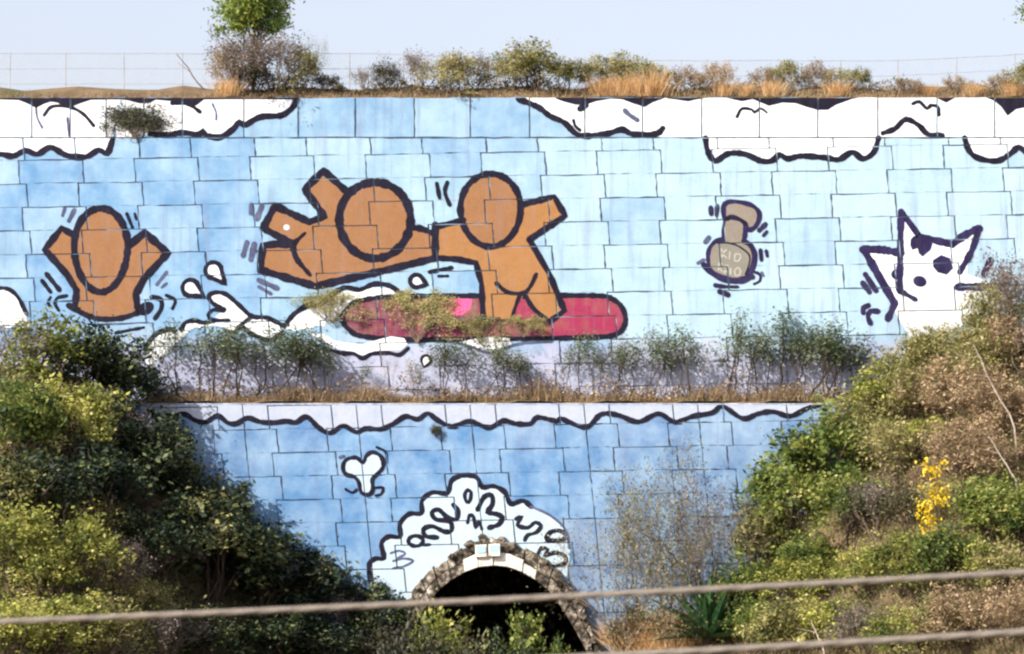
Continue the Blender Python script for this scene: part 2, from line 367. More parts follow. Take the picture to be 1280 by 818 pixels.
def zm(x0, y0, s): return lambda pts: [(x0 + x / s, y0 + y / s) for x, y in pts]
def ell(cx, cy, rx, ry, rot=0, n=40, egg=0):
    out = []
    for i in range(n):
        t = 2 * math.pi * i / n; x, y = rx * math.cos(t), ry * math.sin(t)
        x *= 1 - egg * (y / ry)
        out.append((cx + x * math.cos(rot) - y * math.sin(rot), cy + x * math.sin(rot) + y * math.cos(rot)))
    return out
def lerp(a, b, t): t = max(0, min(1, t)); return a + (b - a) * t
def mixc(a, b, t): return tuple(lerp(x, y, t) for x, y in zip(a, b))

# ---- upper wall
root_up = empty('retaining_wall', at(640, 503, UP_Y), 'tall light blue keyed panel retaining wall with painted surfing figures', 'wall')
WU = Wall(root_up, UP_Y)
def world_child(root): pass
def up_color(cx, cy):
    t = (cx - 150) / 700  # paling towards the right is veiling light painted into the panel colours
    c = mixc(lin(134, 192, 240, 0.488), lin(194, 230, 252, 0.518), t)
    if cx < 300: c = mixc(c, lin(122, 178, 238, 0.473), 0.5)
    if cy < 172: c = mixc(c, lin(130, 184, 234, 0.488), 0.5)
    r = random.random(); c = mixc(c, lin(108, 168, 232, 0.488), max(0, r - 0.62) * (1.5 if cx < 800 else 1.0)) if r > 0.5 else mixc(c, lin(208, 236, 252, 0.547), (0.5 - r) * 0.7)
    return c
B0, SPX, LEAN, SLOPE, HALF = 317 - 5 * 72.2, 72.2, 2.3 / 29.5, -0.0164, 29.45
def grid_wall(W, b0, sp, lean, ref_y, line_y, line_x, jog, cols, rows, clip_top, clip_bot, color, split_odd=False):
    g = 0.85
    for c in range(*cols):
        for h in range(*rows):
            if (h - c) % 2: continue
            def edge(n_, half): return b0 + n_ * sp + (-jog if (half - n_) % 2 == 0 else jog)
            cells = []
            for k in (0, 1):
                hh = h + k
                # the half row in which even columns are wide: even borders move out to the left, odd ones to the right
                sgn = -1 if (hh % 2 == 0) else 1
                eL = b0 + c * sp + (sgn * jog if c % 2 == 0 else -sgn * jog)
                eR = b0 + (c + 1) * sp + (sgn * jog if (c + 1) % 2 == 0 else -sgn * jog)
                def pt(x, y): xx = x + lean * (y - ref_y); return (xx, y + SLOPE * (xx - line_x))
                y0 = line_y + hh * HALF + (1.25 if k == 0 else 0); y1 = line_y + (hh + 1) * HALF
                if split_odd and c % 2:
                    mid = (b0 + (c + 0.5) * sp)
                    cells.append([[pt(eL + g, y0), pt(mid - g * .8, y0), pt(mid - g * .8, y1), pt(eL + g, y1)], [pt(mid + g * .8, y0), pt(eR - g, y0), pt(eR - g, y1), pt(mid + g * .8, y1)]])
                else: cells.append([[pt(eL + g, y0), pt(eR - g, y0), pt(eR - g, y1), pt(eL + g, y1)]])
            for part in zip(*cells):
                cc = []
                for q in part:
                    q = clip_half(clip_half(q, 0, -1, -clip_top), 0, 1, clip_bot)
                    if len(q) >= 3: cc.append(q)
                if cc:
                    mx_ = sum(p[0] for p in cc[0]) / len(cc[0]); my_ = sum(p[1] for p in cc[0]) / len(cc[0])
                    W.panel(cc, color(mx_, my_))
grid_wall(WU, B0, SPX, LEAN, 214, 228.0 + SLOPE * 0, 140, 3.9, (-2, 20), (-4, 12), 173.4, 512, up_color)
xs_top = [-90, -60, -8, 40, 88, 105 + 28, 180, 228, 305, 373, 444, 518, 588, 662, 731, 803, 877, 949, 1022, 1097, 1171, 1243, 1316, 1400]
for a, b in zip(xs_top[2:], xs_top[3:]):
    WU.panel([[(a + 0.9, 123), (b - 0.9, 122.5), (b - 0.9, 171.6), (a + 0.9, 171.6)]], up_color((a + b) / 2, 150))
# ---- lower wall
root_low = empty('retaining_wall', at(640, 920, LOW_Y), 'lower blue keyed panel wall pierced by the stone arch', 'wall')
WL = Wall(root_low, LOW_Y)
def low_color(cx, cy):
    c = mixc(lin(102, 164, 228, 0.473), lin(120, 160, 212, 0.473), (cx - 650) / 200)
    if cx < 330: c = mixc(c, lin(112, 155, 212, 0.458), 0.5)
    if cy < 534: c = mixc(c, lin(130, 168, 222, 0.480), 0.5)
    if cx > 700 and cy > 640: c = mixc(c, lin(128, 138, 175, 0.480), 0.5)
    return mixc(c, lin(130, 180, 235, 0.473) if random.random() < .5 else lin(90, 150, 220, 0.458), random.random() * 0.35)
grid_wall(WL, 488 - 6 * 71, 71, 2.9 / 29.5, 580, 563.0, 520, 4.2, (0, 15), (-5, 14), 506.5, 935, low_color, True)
# backing walls behind the joints
def boxmesh(name, x0, x1, y0, y1, z0, z1):
    v = [(x, y, z) for x in (x0, x1) for y in (y0, y1) for z in (z0, z1)]
    return pymesh(name, v, [(0, 1, 3, 2), (4, 6, 7, 5), (0, 4, 5, 1), (2, 3, 7, 6), (0, 2, 6, 4), (1, 5, 7, 3)])
link('backing', boxmesh('backing', -22, 22, UP_Y + 0.035, UP_Y + 0.6, at(0, 560, UP_Y).z, TOPZ - 0.03), root_up, M['backing'])
V, F = [], []
for i in range(-60, 340):                                # backing of the lower wall in strips that leave the arch open
    for (ya, yb) in ((505, 600), (600, 690)) + tuple((690 + 8 * k, 698 + 8 * k) for k in range(34)):
        xa, xb = i * 5 - 100, i * 5 - 95
        if abs((xa + xb) / 2 - ARCH_X) < arch_mid((ya + yb) / 2) and ya >= 690: continue
        k = len(V)
        for (x, y) in ((xa, ya), (xb, ya), (xb, yb), (xa, yb)): p = at(x, y, LOW_Y); V.append((p.x, LOW_Y + 0.035, p.z))
        F.append((k, k + 1, k + 2, k + 3))
link('backing', pymesh('backing', V, F), root_low, M['backing'])
p = at(0, 505, 0)
link('top_edge', boxmesh('top_edge', -22, 22, LOW_Y + 0.0, LOW_Y + 0.03, p.z - 0.02, p.z + 0.012), root_low, M['backing'])

# ------------------------------------------------------------------ the mural
LAYER = [0]
def mural(W, name, label, fills, lines):
    """fills: (polygon list, material); lines: (stroke polygons, material)"""
    first = None
    for i, (pl, mt) in enumerate(fills):
        LAYER[0] += 1
        o = W.paint(name if first is None else 'colour_patch', W.root if first is None else first, pl, M[mt], LAYER[0] * 0.0002)
        if first is None: first = o; o['label'] = label
    bymat = {}
    for pl, mt in lines: bymat.setdefault(mt, []).extend(pl)
    for mt, pl in bymat.items():
        LAYER[0] += 1
        o = W.paint(name if first is None else 'outline', W.root if first is None else first, pl, M[mt], LAYER[0] * 0.0002, True)
        if first is None: first = o; o['label'] = label
    return first
def S(z, pts, w_, closed=False, curve=True, taper=0.0, mat='black'):
    return (stroke(z(pts), w_, closed, curve, taper), mat)

# clouds along the top
z1, z2, z3 = zm(0, 0, 2.977), zm(400, 0, 2.783), zm(850, 0, 2.977)
lowL = [(-60, 580), (0, 575), (50, 582), (95, 562), (140, 575), (190, 550), (250, 580), (320, 585), (368, 560), (400, 572), (420, 520)]
mural(WU, 'painted_cloud', 'white painted cloud with black scalloped underside at the top left corner',
      [(fill(z1([(-60, 366), (450, 366), (430, 440), (420, 520)] + smooth(lowL)[::-1])), 'white')],
      [S(z1, lowL, 6.5), S(z1, [(165, 430), (195, 398), (260, 400), (310, 425), (350, 470)], 4), S(z1, [(135, 400), (140, 440), (160, 480)], 2.5, mat='grey_line'), S(z1, [(252, 440), (258, 505)], 3, mat='grey_line')])
lowC = [(560, 500), (620, 503), (680, 495), (740, 502), (755, 490), (770, 505), (820, 512), (870, 480), (890, 455), (910, 468), (950, 445), (980, 435), (1050, 430), (1090, 400), (1106, 372)]
mural(WU, 'painted_cloud', 'white painted cloud tapering to a point above the diving figure',
      [(fill(z1([(452, 366), (1106, 366)] + smooth(lowC)[::-1] + [(432, 520), (432, 440)])), 'white')],
      [S(z1, lowC, 6.5), S(z1, [(640, 385), (700, 388), (745, 418)], 4.5), S(z1, [(790, 385), (805, 420), (805, 450)], 2.5, mat='grey_line')])
lowR = [(690, 345), (760, 375), (800, 405), (850, 428), (890, 466), (930, 474), (1000, 466), (1050, 452), (1090, 468), (1170, 466), (1192, 448)]
big = z2([(700, 341), (1280, 341)]) + [(1330, 122), (1330, 173), (823, 173)] + z2(smooth(lowR)[::-1])
mural(WU, 'painted_cloud', 'long white painted cloud bank running to the top right corner',
      [(fill(big), 'white')],
      [S(z2, lowR, 6.5), S(z2, [(882, 420), (888, 440), (905, 455)], 4), S(z2, [(905, 380), (925, 368)], 7), S(z3, [(755, 497), (800, 480), (840, 446), (890, 470), (920, 500), (975, 506)], 6),
       S(z2, [(1060, 385), (1075, 400), (1105, 420)], 5, mat='grey_line')])
lowD = [(95, 515), (102, 560), (130, 600), (180, 573), (240, 575), (300, 600), (340, 600), (370, 578), (400, 592), (450, 582), (540, 588), (590, 595), (640, 568), (680, 592), (720, 568), (738, 515)]
mural(WU, 'painted_cloud', 'white painted cloud lobe with scalloped black edge above the rubber stamp',
      [(fill(z3(smooth(lowD, step=8)) ), 'white')], [S(z3, lowD, 6.5)])
lowE = [(1058, 515), (1075, 562), (1110, 590), (1180, 600), (1230, 572), (1260, 550), (1300, 575), (1380, 590), (1430, 515)]
mural(WU, 'painted_cloud', 'white painted cloud lobe cut by the right edge of the picture',
      [(fill(z3(smooth(lowE, step=8))), 'white')], [S(z3, lowE, 6.5)])
blk = [(-60, 372), (0, 372), (70, 374), (110, 390), (135, 404), (165, 388), (190, 380), (215, 384), (240, 398), (270, 398), (300, 386), (340, 373), (450, 372), (480, 376), (520, 387), (560, 384), (580, 373), (650, 379), (700, 390), (730, 395), (760, 372), (900, 371), (1100, 372)]
mural(WU, 'painted_sky_band', 'black painted band above the left clouds', [(fill(z1([(1100, 362), (-60, 362)] + blk)), 'black')], [])
blk2 = z2([(820, 345), (850, 356), (890, 366), (925, 366), (960, 354), (1010, 345), (1050, 347), (1090, 362), (1130, 374), (1160, 356), (1200, 342)]) + z3([(-15, 372), (30, 379), (60, 372), (100, 366), (170, 366), (230, 379), (270, 371), (330, 396), (380, 384), (430, 386), (470, 400), (510, 411), (550, 411), (580, 392), (640, 370), (690, 360), (740, 352), (820, 358), (900, 362), (950, 365), (990, 384), (1030, 362), (1060, 358), (1130, 362), (1170, 378), (1195, 400), (1218, 433), (1250, 408), (1290, 400), (1400, 390)])
mural(WU, 'painted_sky_band', 'black painted band above the right cloud bank', [(fill([(1325, 121.5), (694, 121.5)] + blk2), 'black')], [])
mural(WU, 'painted_bird', 'black painted bird curve on the cloud above the rubber stamp', [], [S(z3, [(212, 436), (230, 406), (268, 410), (276, 420), (300, 405), (322, 420)], 4, taper=0.3)])
mural(WU, 'painted_bird', 'black painted bird curve near the top right corner', [], [S(z3, [(865, 388), (890, 380), (918, 406), (932, 394), (960, 400), (963, 430)], 4)])

# arms-raised figure at left
zf = zm(0, 200, 3.558)
body1 = [(330, 345), (275, 308), (205, 400), (300, 510), (342, 580), (338, 660), (430, 702), (530, 702), (610, 670), (603, 600), (640, 530), (742, 415), (645, 328), (570, 385)]
head1 = ell(450, 403, 118, 186, 0, 44, 0.08)
mural(WU, 'painted_figure', 'brown faceless figure with both arms raised at the left',
      [(fill(zf(body1)), 'brown'), (fill(zf(head1)), 'brown')],
      [(stroke(zf(head1), 7.6, True), 'black'), S(zf, [(330, 335), (275, 305), (200, 400), (300, 512), (342, 582), (335, 655)], 7.2, curve=False),
       S(zf, [(572, 385), (645, 324), (747, 415), (640, 532), (605, 598), (612, 655)], 8, curve=False),
       S(zf, [(305, 648), (345, 672), (430, 706), (530, 706), (610, 682), (665, 652)], 6), (fill(zf(ell(648, 662, 40, 28, -0.5, 16))), 'black'), (fill(zf(ell(318, 652, 24, 14, 0.5, 14))), 'black')])
mural(WU, 'painted_motion_marks', 'short dark strokes around the arms-raised figure', [],
      [S(zf, [(290, 215), (280, 248)], 4, mat='grey_line'), S(zf, [(332, 225), (308, 272)], 5, mat='grey_line'), S(zf, [(565, 240), (590, 302)], 4), S(zf, [(600, 240), (608, 266)], 3), S(zf, [(188, 538), (226, 588)], 4.5), S(zf, [(208, 508), (266, 580)], 5),
       S(zf, [(298, 605), (255, 615), (246, 640), (262, 670)], 4), S(zf, [(226, 612), (214, 635), (226, 655)], 3.5), S(zf, [(275, 690), (312, 727)], 3), S(zf, [(742, 500), (698, 556)], 4, mat='grey_line'), S(zf, [(742, 550), (720, 568)], 3, mat='grey_line'),
       S(zf, [(675, 610), (715, 622), (718, 662), (690, 706)], 5), S(zf, [(740, 603), (780, 625), (768, 662)], 4), S(zf, [(515, 770), (640, 746)], 3.5), S(zf, [(420, 736), (660, 724)], 1.8, mat='grey_line')])
# drops
def drop(cx, cy, r, tx, ty, z=zf):
    a = math.atan2(ty - cy, tx - cx); pts = [(cx + r * math.cos(a + 0.8 + i * (2 * math.pi - 1.6) / 10), cy + r * math.sin(a + 0.8 + i * (2 * math.pi - 1.6) / 10)) for i in range(11)] + [(tx, ty)]
    return pts
for (cx, cy, r, tx, ty, w_, lb, z) in ((950, 492, 36, 1003, 552, 4.8, 'white painted water drop nearest the diving figure\'s lower foot', zf), (848, 570, 36, 908, 608, 5, 'white painted water drop to the right of the arms-raised figure', zf), (1003, 735, 36, 1062, 755, 5, 'small white painted water drop under the joined arms', zm(300, 190, 4.546)), (1188, 372, 20, 1178, 402, 3.4, 'small painted water drop below the pink board', zm(180, 340, 3.368))):
    d = z(drop(cx, cy, r, tx, ty)); mural(WU, 'painted_drop', lb, [(fill(d), 'white')], [(stroke(d, w_, True, False), 'black')])
# splash and wave
zs = zm(180, 340, 3.368)
mural(WU, 'painted_splash', 'white painted splash with finger lobes left of the pink board',
      [(fill(zs([(280, 100), (310, 90), (345, 97), (400, 142), (450, 188), (410, 225), (370, 258), (340, 235), (300, 225), (200, 240), (170, 270), (140, 300), (20, 400), (5, 370), (30, 300), (60, 262), (110, 245), (160, 248), (170, 220), (210, 208), (290, 208), (340, 205), (300, 190), (340, 160), (285, 130)])), 'white'),
       (fill(zs([(415, 225), (455, 195), (520, 200), (590, 240), (530, 280), (460, 262)])), 'white')],
      [S(zs, [(340, 160), (290, 132), (274, 104), (300, 88), (345, 95), (400, 140), (455, 188), (520, 195), (592, 230)], 5), S(zs, [(338, 165), (292, 160), (272, 182), (290, 203), (358, 206)], 4.5), S(zs, [(455, 190), (412, 222), (378, 256), (340, 245)], 4.5), S(zs, [(408, 226), (455, 262), (530, 288), (588, 256)], 5),
       S(zs, [(8, 330), (25, 292), (60, 258), (110, 242), (130, 250)], 5.5), S(zs, [(158, 246), (175, 215), (215, 206), (250, 215), (300, 205)], 5)])
mural(WU, 'painted_wave', 'white painted foam crest behind the tail of the pink board',
      [(fill(zs([(595, 240), (640, 185), (690, 160), (740, 152), (800, 105), (850, 80), (905, 88), (965, 66), (1030, 70), (1075, 88), (1030, 116), (985, 122), (975, 132), (940, 126), (925, 140), (890, 134), (875, 156), (845, 152), (838, 178), (810, 176), (800, 208), (770, 206), (760, 230), (720, 226), (700, 248), (660, 240), (640, 250)])), 'white')],
      [S(zs, [(592, 226), (640, 172), (695, 140), (740, 138), (800, 90), (850, 66), (908, 76), (970, 52), (1030, 58), (1085, 92)], 5.5)])
# pink board
zb = zm(520, 190, 3.273)
board = [(428, 398), (436, 384), (452, 376), (500, 371), (640, 370), (745, 370), (765, 374), (777, 384), (782, 399), (778, 412), (768, 419), (740, 422), (640, 424), (520, 425), (455, 421), (436, 412)]
bs = smooth(board, True, 5)
mural(WU, 'painted_board', 'long pink painted surfboard with black outline under the two riders',
      [(fill(bs), 'magenta'), (fill([(702, 374), (745, 373), (764, 378), (775, 388), (778, 400), (774, 411), (764, 417), (700, 420), (680, 420), (690, 400)]), 'pink'), (fill([(547, 374), (590, 374), (588, 386), (578, 394), (548, 394)]), 'pinkhi'), (fill([(646, 376), (656, 374), (668, 396), (640, 400)]), 'pink')],
      [(stroke(board, 5.6, True), 'black')])
mural(WU, 'painted_wave', 'white painted foam band beneath the tail of the pink board',
      [(fill(zs([(690, 255), (720, 262), (760, 262), (800, 290), (860, 300), (920, 305), (990, 285), (1040, 272), (1095, 280), (1110, 305), (1080, 330), (1000, 332), (920, 352), (860, 335), (800, 320), (750, 290)])), 'white')],
      [S(zs, [(700, 300), (770, 325), (830, 342), (885, 345), (920, 365), (960, 345), (1030, 342), (1075, 350), (1112, 322)], 4.5)])
mural(WU, 'painted_wave', 'white painted foam band beneath the middle of the pink board',
      [(fill([(574, 428), (592, 424), (612, 421), (636, 423), (640, 432), (620, 438), (604, 436), (588, 434)]), 'white')], [S(lambda p: p, [(560, 426), (590, 434), (612, 441), (650, 430), (690, 427)], 3, mat='grey_line')])
# diving figure
zd = zm(300, 190, 4.546)
body2 = [(600, 225), (475, 112), (370, 215), (480, 370), (395, 402), (200, 310), (135, 435), (305, 525), (135, 532), (115, 670), (430, 765), (850, 668), (1102, 605), (1102, 468), (975, 432)]
head2 = ell(767, 391, 202, 216, 0, 48, 0.03)
mural(WU, 'painted_figure', 'brown faceless figure diving flat with legs stretched to the left',
      [(fill(zd(body2)), 'brown'), (fill(zd(head2)), 'brown'), (fill(zd(ell(265, 430, 17, 16, 0, 12))), 'white')],
      [(stroke(zd(head2), 9, True), 'black'), S(zd, [(602, 222), (475, 107), (368, 215), (480, 368), (395, 400), (200, 308), (132, 435), (250, 498), (305, 525)], 8, curve=False), S(zd, [(300, 528), (335, 495), (372, 462)], 7, taper=0.6),
       S(zd, [(305, 528), (215, 524), (132, 534), (115, 672), (430, 765), (850, 668), (1102, 606)], 8, curve=False), S(zd, [(298, 530), (325, 612), (400, 702)], 8, taper=0.5), S(zd, [(975, 432), (1030, 438), (1102, 466)], 6.5)])
mural(WU, 'painted_motion_marks', 'short grey strokes around the feet of the diving figure', [],
      [S(zd, [(66, 300), (62, 350)], 4.5, mat='grey_line'), S(zd, [(125, 310), (95, 382)], 5.5, mat='grey_line'), S(zd, [(40, 515), (18, 590)], 5.5, mat='grey_line'), S(zd, [(82, 525), (62, 612)], 6, mat='grey_line'), S(zd, [(108, 730), (212, 776)], 5.5, mat='grey_line'), S(zd, [(108, 768), (175, 806)], 4, mat='grey_line')])
# standing surfer
body3 = [(82, 308), (200, 275), (440, 215), (565, 185), (608, 262), (465, 360), (545, 500), (605, 650), (548, 696), (480, 640), (442, 585), (405, 640), (385, 690), (275, 690), (270, 540), (245, 452), (82, 434)]
head3 = ell(305, 240, 123, 149, 0.0, 44, 0.04)
mural(WU, 'painted_figure', 'orange brown faceless figure standing on the pink board with arms out',
      [(fill(zb(body3)), 'orange'), (fill(zb(head3)), 'brown')],
      [(stroke(zb(head3), 7, True), 'black'), S(zb, [(195, 280), (82, 308)], 6.5, curve=False), S(zb, [(79, 300), (79, 436)], 8, curve=False), S(zb, [(80, 434), (170, 440), (245, 455), (268, 540), (276, 690)], 6.5, curve=False), S(zb, [(440, 216), (565, 184), (610, 262), (463, 360)], 6.8, curve=False),
       S(zb, [(463, 358), (545, 500), (607, 650), (548, 696)], 6.5, curve=False), S(zb, [(328, 538), (375, 575), (440, 578), (470, 548), (492, 502)], 4.5), S(zb, [(428, 580), (408, 630), (390, 688)], 5, taper=0.4), S(zb, [(442, 580), (480, 640), (545, 696)], 5), S(zb, [(272, 690), (390, 690)], 3.5, curve=False)])
mural(WU, 'painted_motion_marks', 'short dark strokes beside and below the surfer\'s outstretched left arm', [],
      [S(zb, [(85, 130), (96, 188)], 4.2), S(zb, [(128, 125), (118, 165), (138, 218)], 4.2), S(zb, [(55, 492), (146, 474)], 4.2), S(zb, [(92, 509), (130, 508)], 3.4)])
# rubber stamp
zp = zm(870, 240, 6.29)
hand = [(215, 120), (245, 85), (300, 78), (380, 90), (450, 115), (495, 165), (490, 230), (455, 285), (405, 300), (385, 250), (330, 215), (270, 200), (225, 215)]
base = [(95, 500), (110, 440), (160, 385), (215, 375), (300, 385), (390, 385), (440, 430), (462, 500), (445, 590), (400, 665), (340, 695), (240, 690), (150, 650), (100, 590)]
face = [(165, 410), (240, 405), (330, 430), (415, 500), (410, 590), (375, 665), (240, 680), (160, 640), (125, 575), (155, 500)]
lt = []
for word in ([[(200, 445), (205, 515)], [(240, 455), (205, 485), (240, 525)], [(265, 470), (262, 530)], [(305, 490), (300, 545)], [(305, 488), (345, 492), (350, 520), (330, 545), (300, 545)]],
             [[(180, 555), (175, 620)], [(205, 565), (180, 592), (205, 628)], [(225, 575), (222, 640)], [(225, 575), (250, 582), (248, 602), (225, 606), (250, 645)], [(272, 600), (268, 650)], [(320, 598), (300, 625), (310, 660), (340, 655), (350, 625), (335, 600), (320, 598)]]):
    for st_ in word: lt += stroke(zp(st_), 1.7, False, False)
mural(WU, 'painted_stamp', 'beige and grey painted rubber stamp with faint lettering on its face',
      [(fill(zp(base)), 'beige'), (fill(zp([(232, 215), (300, 205), (385, 250), (385, 390), (215, 385), (218, 300)])), 'beige'), (fill(zp(hand)), 'beige'), (fill(zp(face)), 'stampgrey'), (lt, 'stamplight')],
      [S(zp, hand, 5, True, mat='purple'), S(zp, [(225, 215), (212, 300), (212, 380)], 3.6, mat='purple'), S(zp, [(235, 215), (300, 203), (350, 220), (388, 255)], 3.6), S(zp, [(385, 255), (385, 320), (375, 385)], 5, mat='purple'), S(zp, [(212, 378), (160, 385), (108, 440), (93, 510), (100, 585)], 4.6, mat='purple'), S(zp, [(375, 388), (430, 425), (460, 500), (445, 590), (405, 665)], 6, mat='purple'),
       S(zp, [(60, 575), (130, 640), (220, 685), (330, 700), (440, 670)], 6.5, mat='purple'), S(zp, [(165, 405), (240, 402), (330, 428), (418, 500), (410, 590), (385, 655)], 2, mat='black')])
mural(WU, 'painted_motion_marks', 'short purple strokes around the rubber stamp', [],
      [S(zp, [(115, 125), (118, 175)], 5, mat='purple'), S(zp, [(165, 110), (160, 185)], 4.2, mat='purple'), S(zp, [(545, 255), (495, 305)], 5, mat='purple'), S(zp, [(555, 315), (528, 345)], 4, mat='purple'), S(zp, [(505, 460), (512, 535)], 4.4, mat='purple'), S(zp, [(550, 465), (558, 505)], 4, mat='purple'), S(zp, [(100, 360), (72, 395)], 5, mat='grey_line'), S(zp, [(60, 535), (15, 560)], 4, mat='grey_line'),
       S(zp, [(440, 625), (500, 650), (500, 700), (455, 725)], 3, mat='purple'), S(zp, [(515, 635), (528, 660)], 3, mat='grey_line'), S(zp, [(150, 735), (220, 745), (330, 748)], 5, mat='purple', taper=.5), S(zp, [(185, 785), (250, 810)], 6, mat='purple')])
# spotted white creature at right
zc = zm(1060, 250, 4.305)
crea = [(283, 70), (375, 195), (560, 238), (705, 158), (650, 300), (640, 400), (840, 470), (800, 560), (420, 800), (330, 740), (250, 600), (190, 440), (85, 280), (275, 285)]
mural(WU, 'painted_creature', 'white spotted creature head with pointed ears half hidden by shrubs',
      [(fill(zc(crea)), 'white'), (fill(zc([(335, 215), (350, 195), (455, 235), (445, 270), (400, 308), (380, 290), (372, 262), (345, 272), (333, 245)])), 'purple'), (fill(zc([(455, 325), (500, 297), (548, 315), (565, 370), (530, 405), (480, 392), (455, 360)])), 'purple'), (fill(zc(ell(385, 440, 38, 30, 0.3, 14))), 'purple'), (fill(zc(ell(258, 402, 28, 28, 0, 12))), 'purple')],
      [S(zc, [(284, 65), (280, 300), (276, 490)], 7.2, curve=False, mat='purple'), S(zc, [(276, 490), (365, 540)], 7.2, taper=.4, mat='purple'), S(zc, [(290, 75), (330, 125), (380, 195)], 6.6, mat='purple'), S(zc, [(375, 200), (450, 215), (560, 242)], 7.8, mat='purple'), S(zc, [(560, 242), (630, 190), (705, 155)], 8.4, mat='purple'), S(zc, [(702, 160), (660, 280), (600, 390)], 6.6, mat='purple'),
       S(zc, [(78, 268), (180, 270), (285, 288)], 8.4, mat='purple'), S(zc, [(88, 275), (170, 420), (250, 560)], 8.4, curve=False, mat='purple'), S(zc, [(250, 560), (212, 640)], 7.2, mat='purple'), S(zc, [(92, 402), (148, 488)], 6.0, mat='purple'), S(zc, [(78, 448), (112, 495)], 6.0, mat='purple'), S(zc, [(108, 568), (80, 582), (80, 608)], 5.4, mat='purple'), S(zc, [(160, 600), (118, 600), (105, 630), (120, 665)], 5.4, mat='purple'), S(zc, [(765, 325), (730, 400)], 7.2, mat='purple'), S(zc, [(590, 470), (700, 470), (840, 470)], 8.4, mat='purple'), S(zc, [(840, 475), (780, 525)], 8.4, mat='purple')])
mural(WU, 'painted_splash', 'white painted splash at the left edge of the picture', [(fill([(-20, 360), (0, 362), (12, 362), (22, 372), (32, 390), (34, 402), (20, 410), (-20, 410)]), 'white')], [S(lambda p: p, [(-15, 362), (8, 361), (22, 371), (33, 392)], 4.5)])

# lower wall: pale band with scalloped edge, bone and the frill round the arch
zl, zr, zq = zm(0, 380, 3.718), zm(400, 490, 3.272), zm(540, 400, 2.37)
sc_line = zl([(690, 500), (720, 518), (800, 520), (860, 513), (905, 540), (955, 550), (1012, 520), (1060, 553), (1100, 556), (1150, 530), (1210, 548), (1270, 552), (1330, 545)]) + [(370, 528)] + zm(180, 340, 3.368)([(685, 610), (735, 655)]) + zr([(40, 168), (95, 140), (150, 165), (185, 150), (250, 152), (300, 130), (350, 100), (400, 112), (440, 88), (480, 115), (540, 142), (610, 120), (690, 146), (750, 118), (800, 130), (860, 130), (890, 104), (970, 120)]) + zq([(380, 292), (455, 318), (500, 280), (550, 282), (610, 302), (670, 278), (720, 303), (770, 286), (830, 275), (860, 256), (920, 292), (965, 278), (1010, 272), (1060, 285), (1110, 262), (1160, 246)])
ss = smooth(sc_line, step=4)
mural(WL, 'painted_wave_band', 'pale painted band with black scalloped edge along the top of the lower wall', [(fill([(1035, 505), (184, 505)] + ss), 'lilac')], [(stroke(sc_line, 5.2), 'black')])
bone = [(95, 305), (110, 277), (150, 270), (178, 292), (188, 265), (215, 247), (250, 265), (258, 305), (235, 335), (214, 358), (216, 400), (200, 420), (170, 412), (160, 372), (140, 347), (105, 336)]
mural(WL, 'painted_bone', 'small white painted bone on the lower wall', [(fill(zr(smooth(bone, True, 6))), 'pale')], [S(zr, bone, 4.4, True), S(zr, [(232, 226), (268, 246), (274, 290)], 3), S(zr, [(98, 262), (80, 268)], 3, mat='grey_line'), S(zr, [(105, 398), (132, 412), (150, 400)], 3.2), S(zr, [(222, 392), (258, 392), (250, 418), (228, 424)], 3.2)])
top_frill = [(205, 770), (202, 705), (230, 682), (262, 680), (252, 620), (282, 592), (328, 592), (328, 540), (365, 500), (415, 496), (418, 445), (460, 412), (522, 414), (540, 362), (590, 342), (640, 350), (664, 390), (710, 386), (755, 410), (780, 458), (830, 446), (864, 470)]
frill = zr(smooth(top_frill, step=10) + [(930, 500), (1000, 560), (1025, 640), (1015, 740), (980, 820), (600, 760), (420, 850), (205, 850)])
mural(WL, 'painted_frill', 'pale painted lobed frill with black squiggles around the stone arch', [(fill(frill), 'pale')],
      [S(zr, top_frill, 5.4), S(zr, [(864, 470), (940, 505), (1000, 560), (1020, 640)], 3, mat='grey_line')] +
      [S(zr, q, w_ * 1.15, c) for q, w_, c in (([(605, 402), (592, 420), (600, 452), (614, 444), (618, 412)], 3.6, True), (ell(392, 610, 30, 21, 0, 14), 4, True), ([(410, 628), (450, 625)], 3, False),
       ([(480, 596), (432, 590), (424, 562), (460, 550), (510, 572), (540, 566), (532, 530), (475, 522), (458, 494), (485, 482), (520, 512), (558, 522), (566, 490), (545, 462)], 4.4, False), ([(604, 535), (612, 505), (628, 512), (636, 556), (650, 530), (662, 560)], 3.6, False),
       ([(645, 482), (672, 430), (702, 424), (706, 460), (686, 492), (722, 500), (745, 514), (732, 542), (692, 556)], 4.8, False), ([(802, 520), (825, 512), (808, 545), (850, 556), (880, 534), (904, 548), (885, 575), (850, 586), (838, 606)], 4, False), ([(928, 606), (942, 575), (980, 568), (1006, 586), (990, 606)], 4.6, True), ([(890, 668), (905, 640), (932, 646), (920, 672), (960, 658), (1002, 672), (1000, 702), (945, 716)], 4, False))] +
      [S(zr, [(290, 660), (325, 650), (350, 662), (320, 680)], 3, mat='grey_line'), S(zr, [(300, 692), (345, 682), (382, 692), (340, 715), (300, 722)], 3, mat='grey_line')])

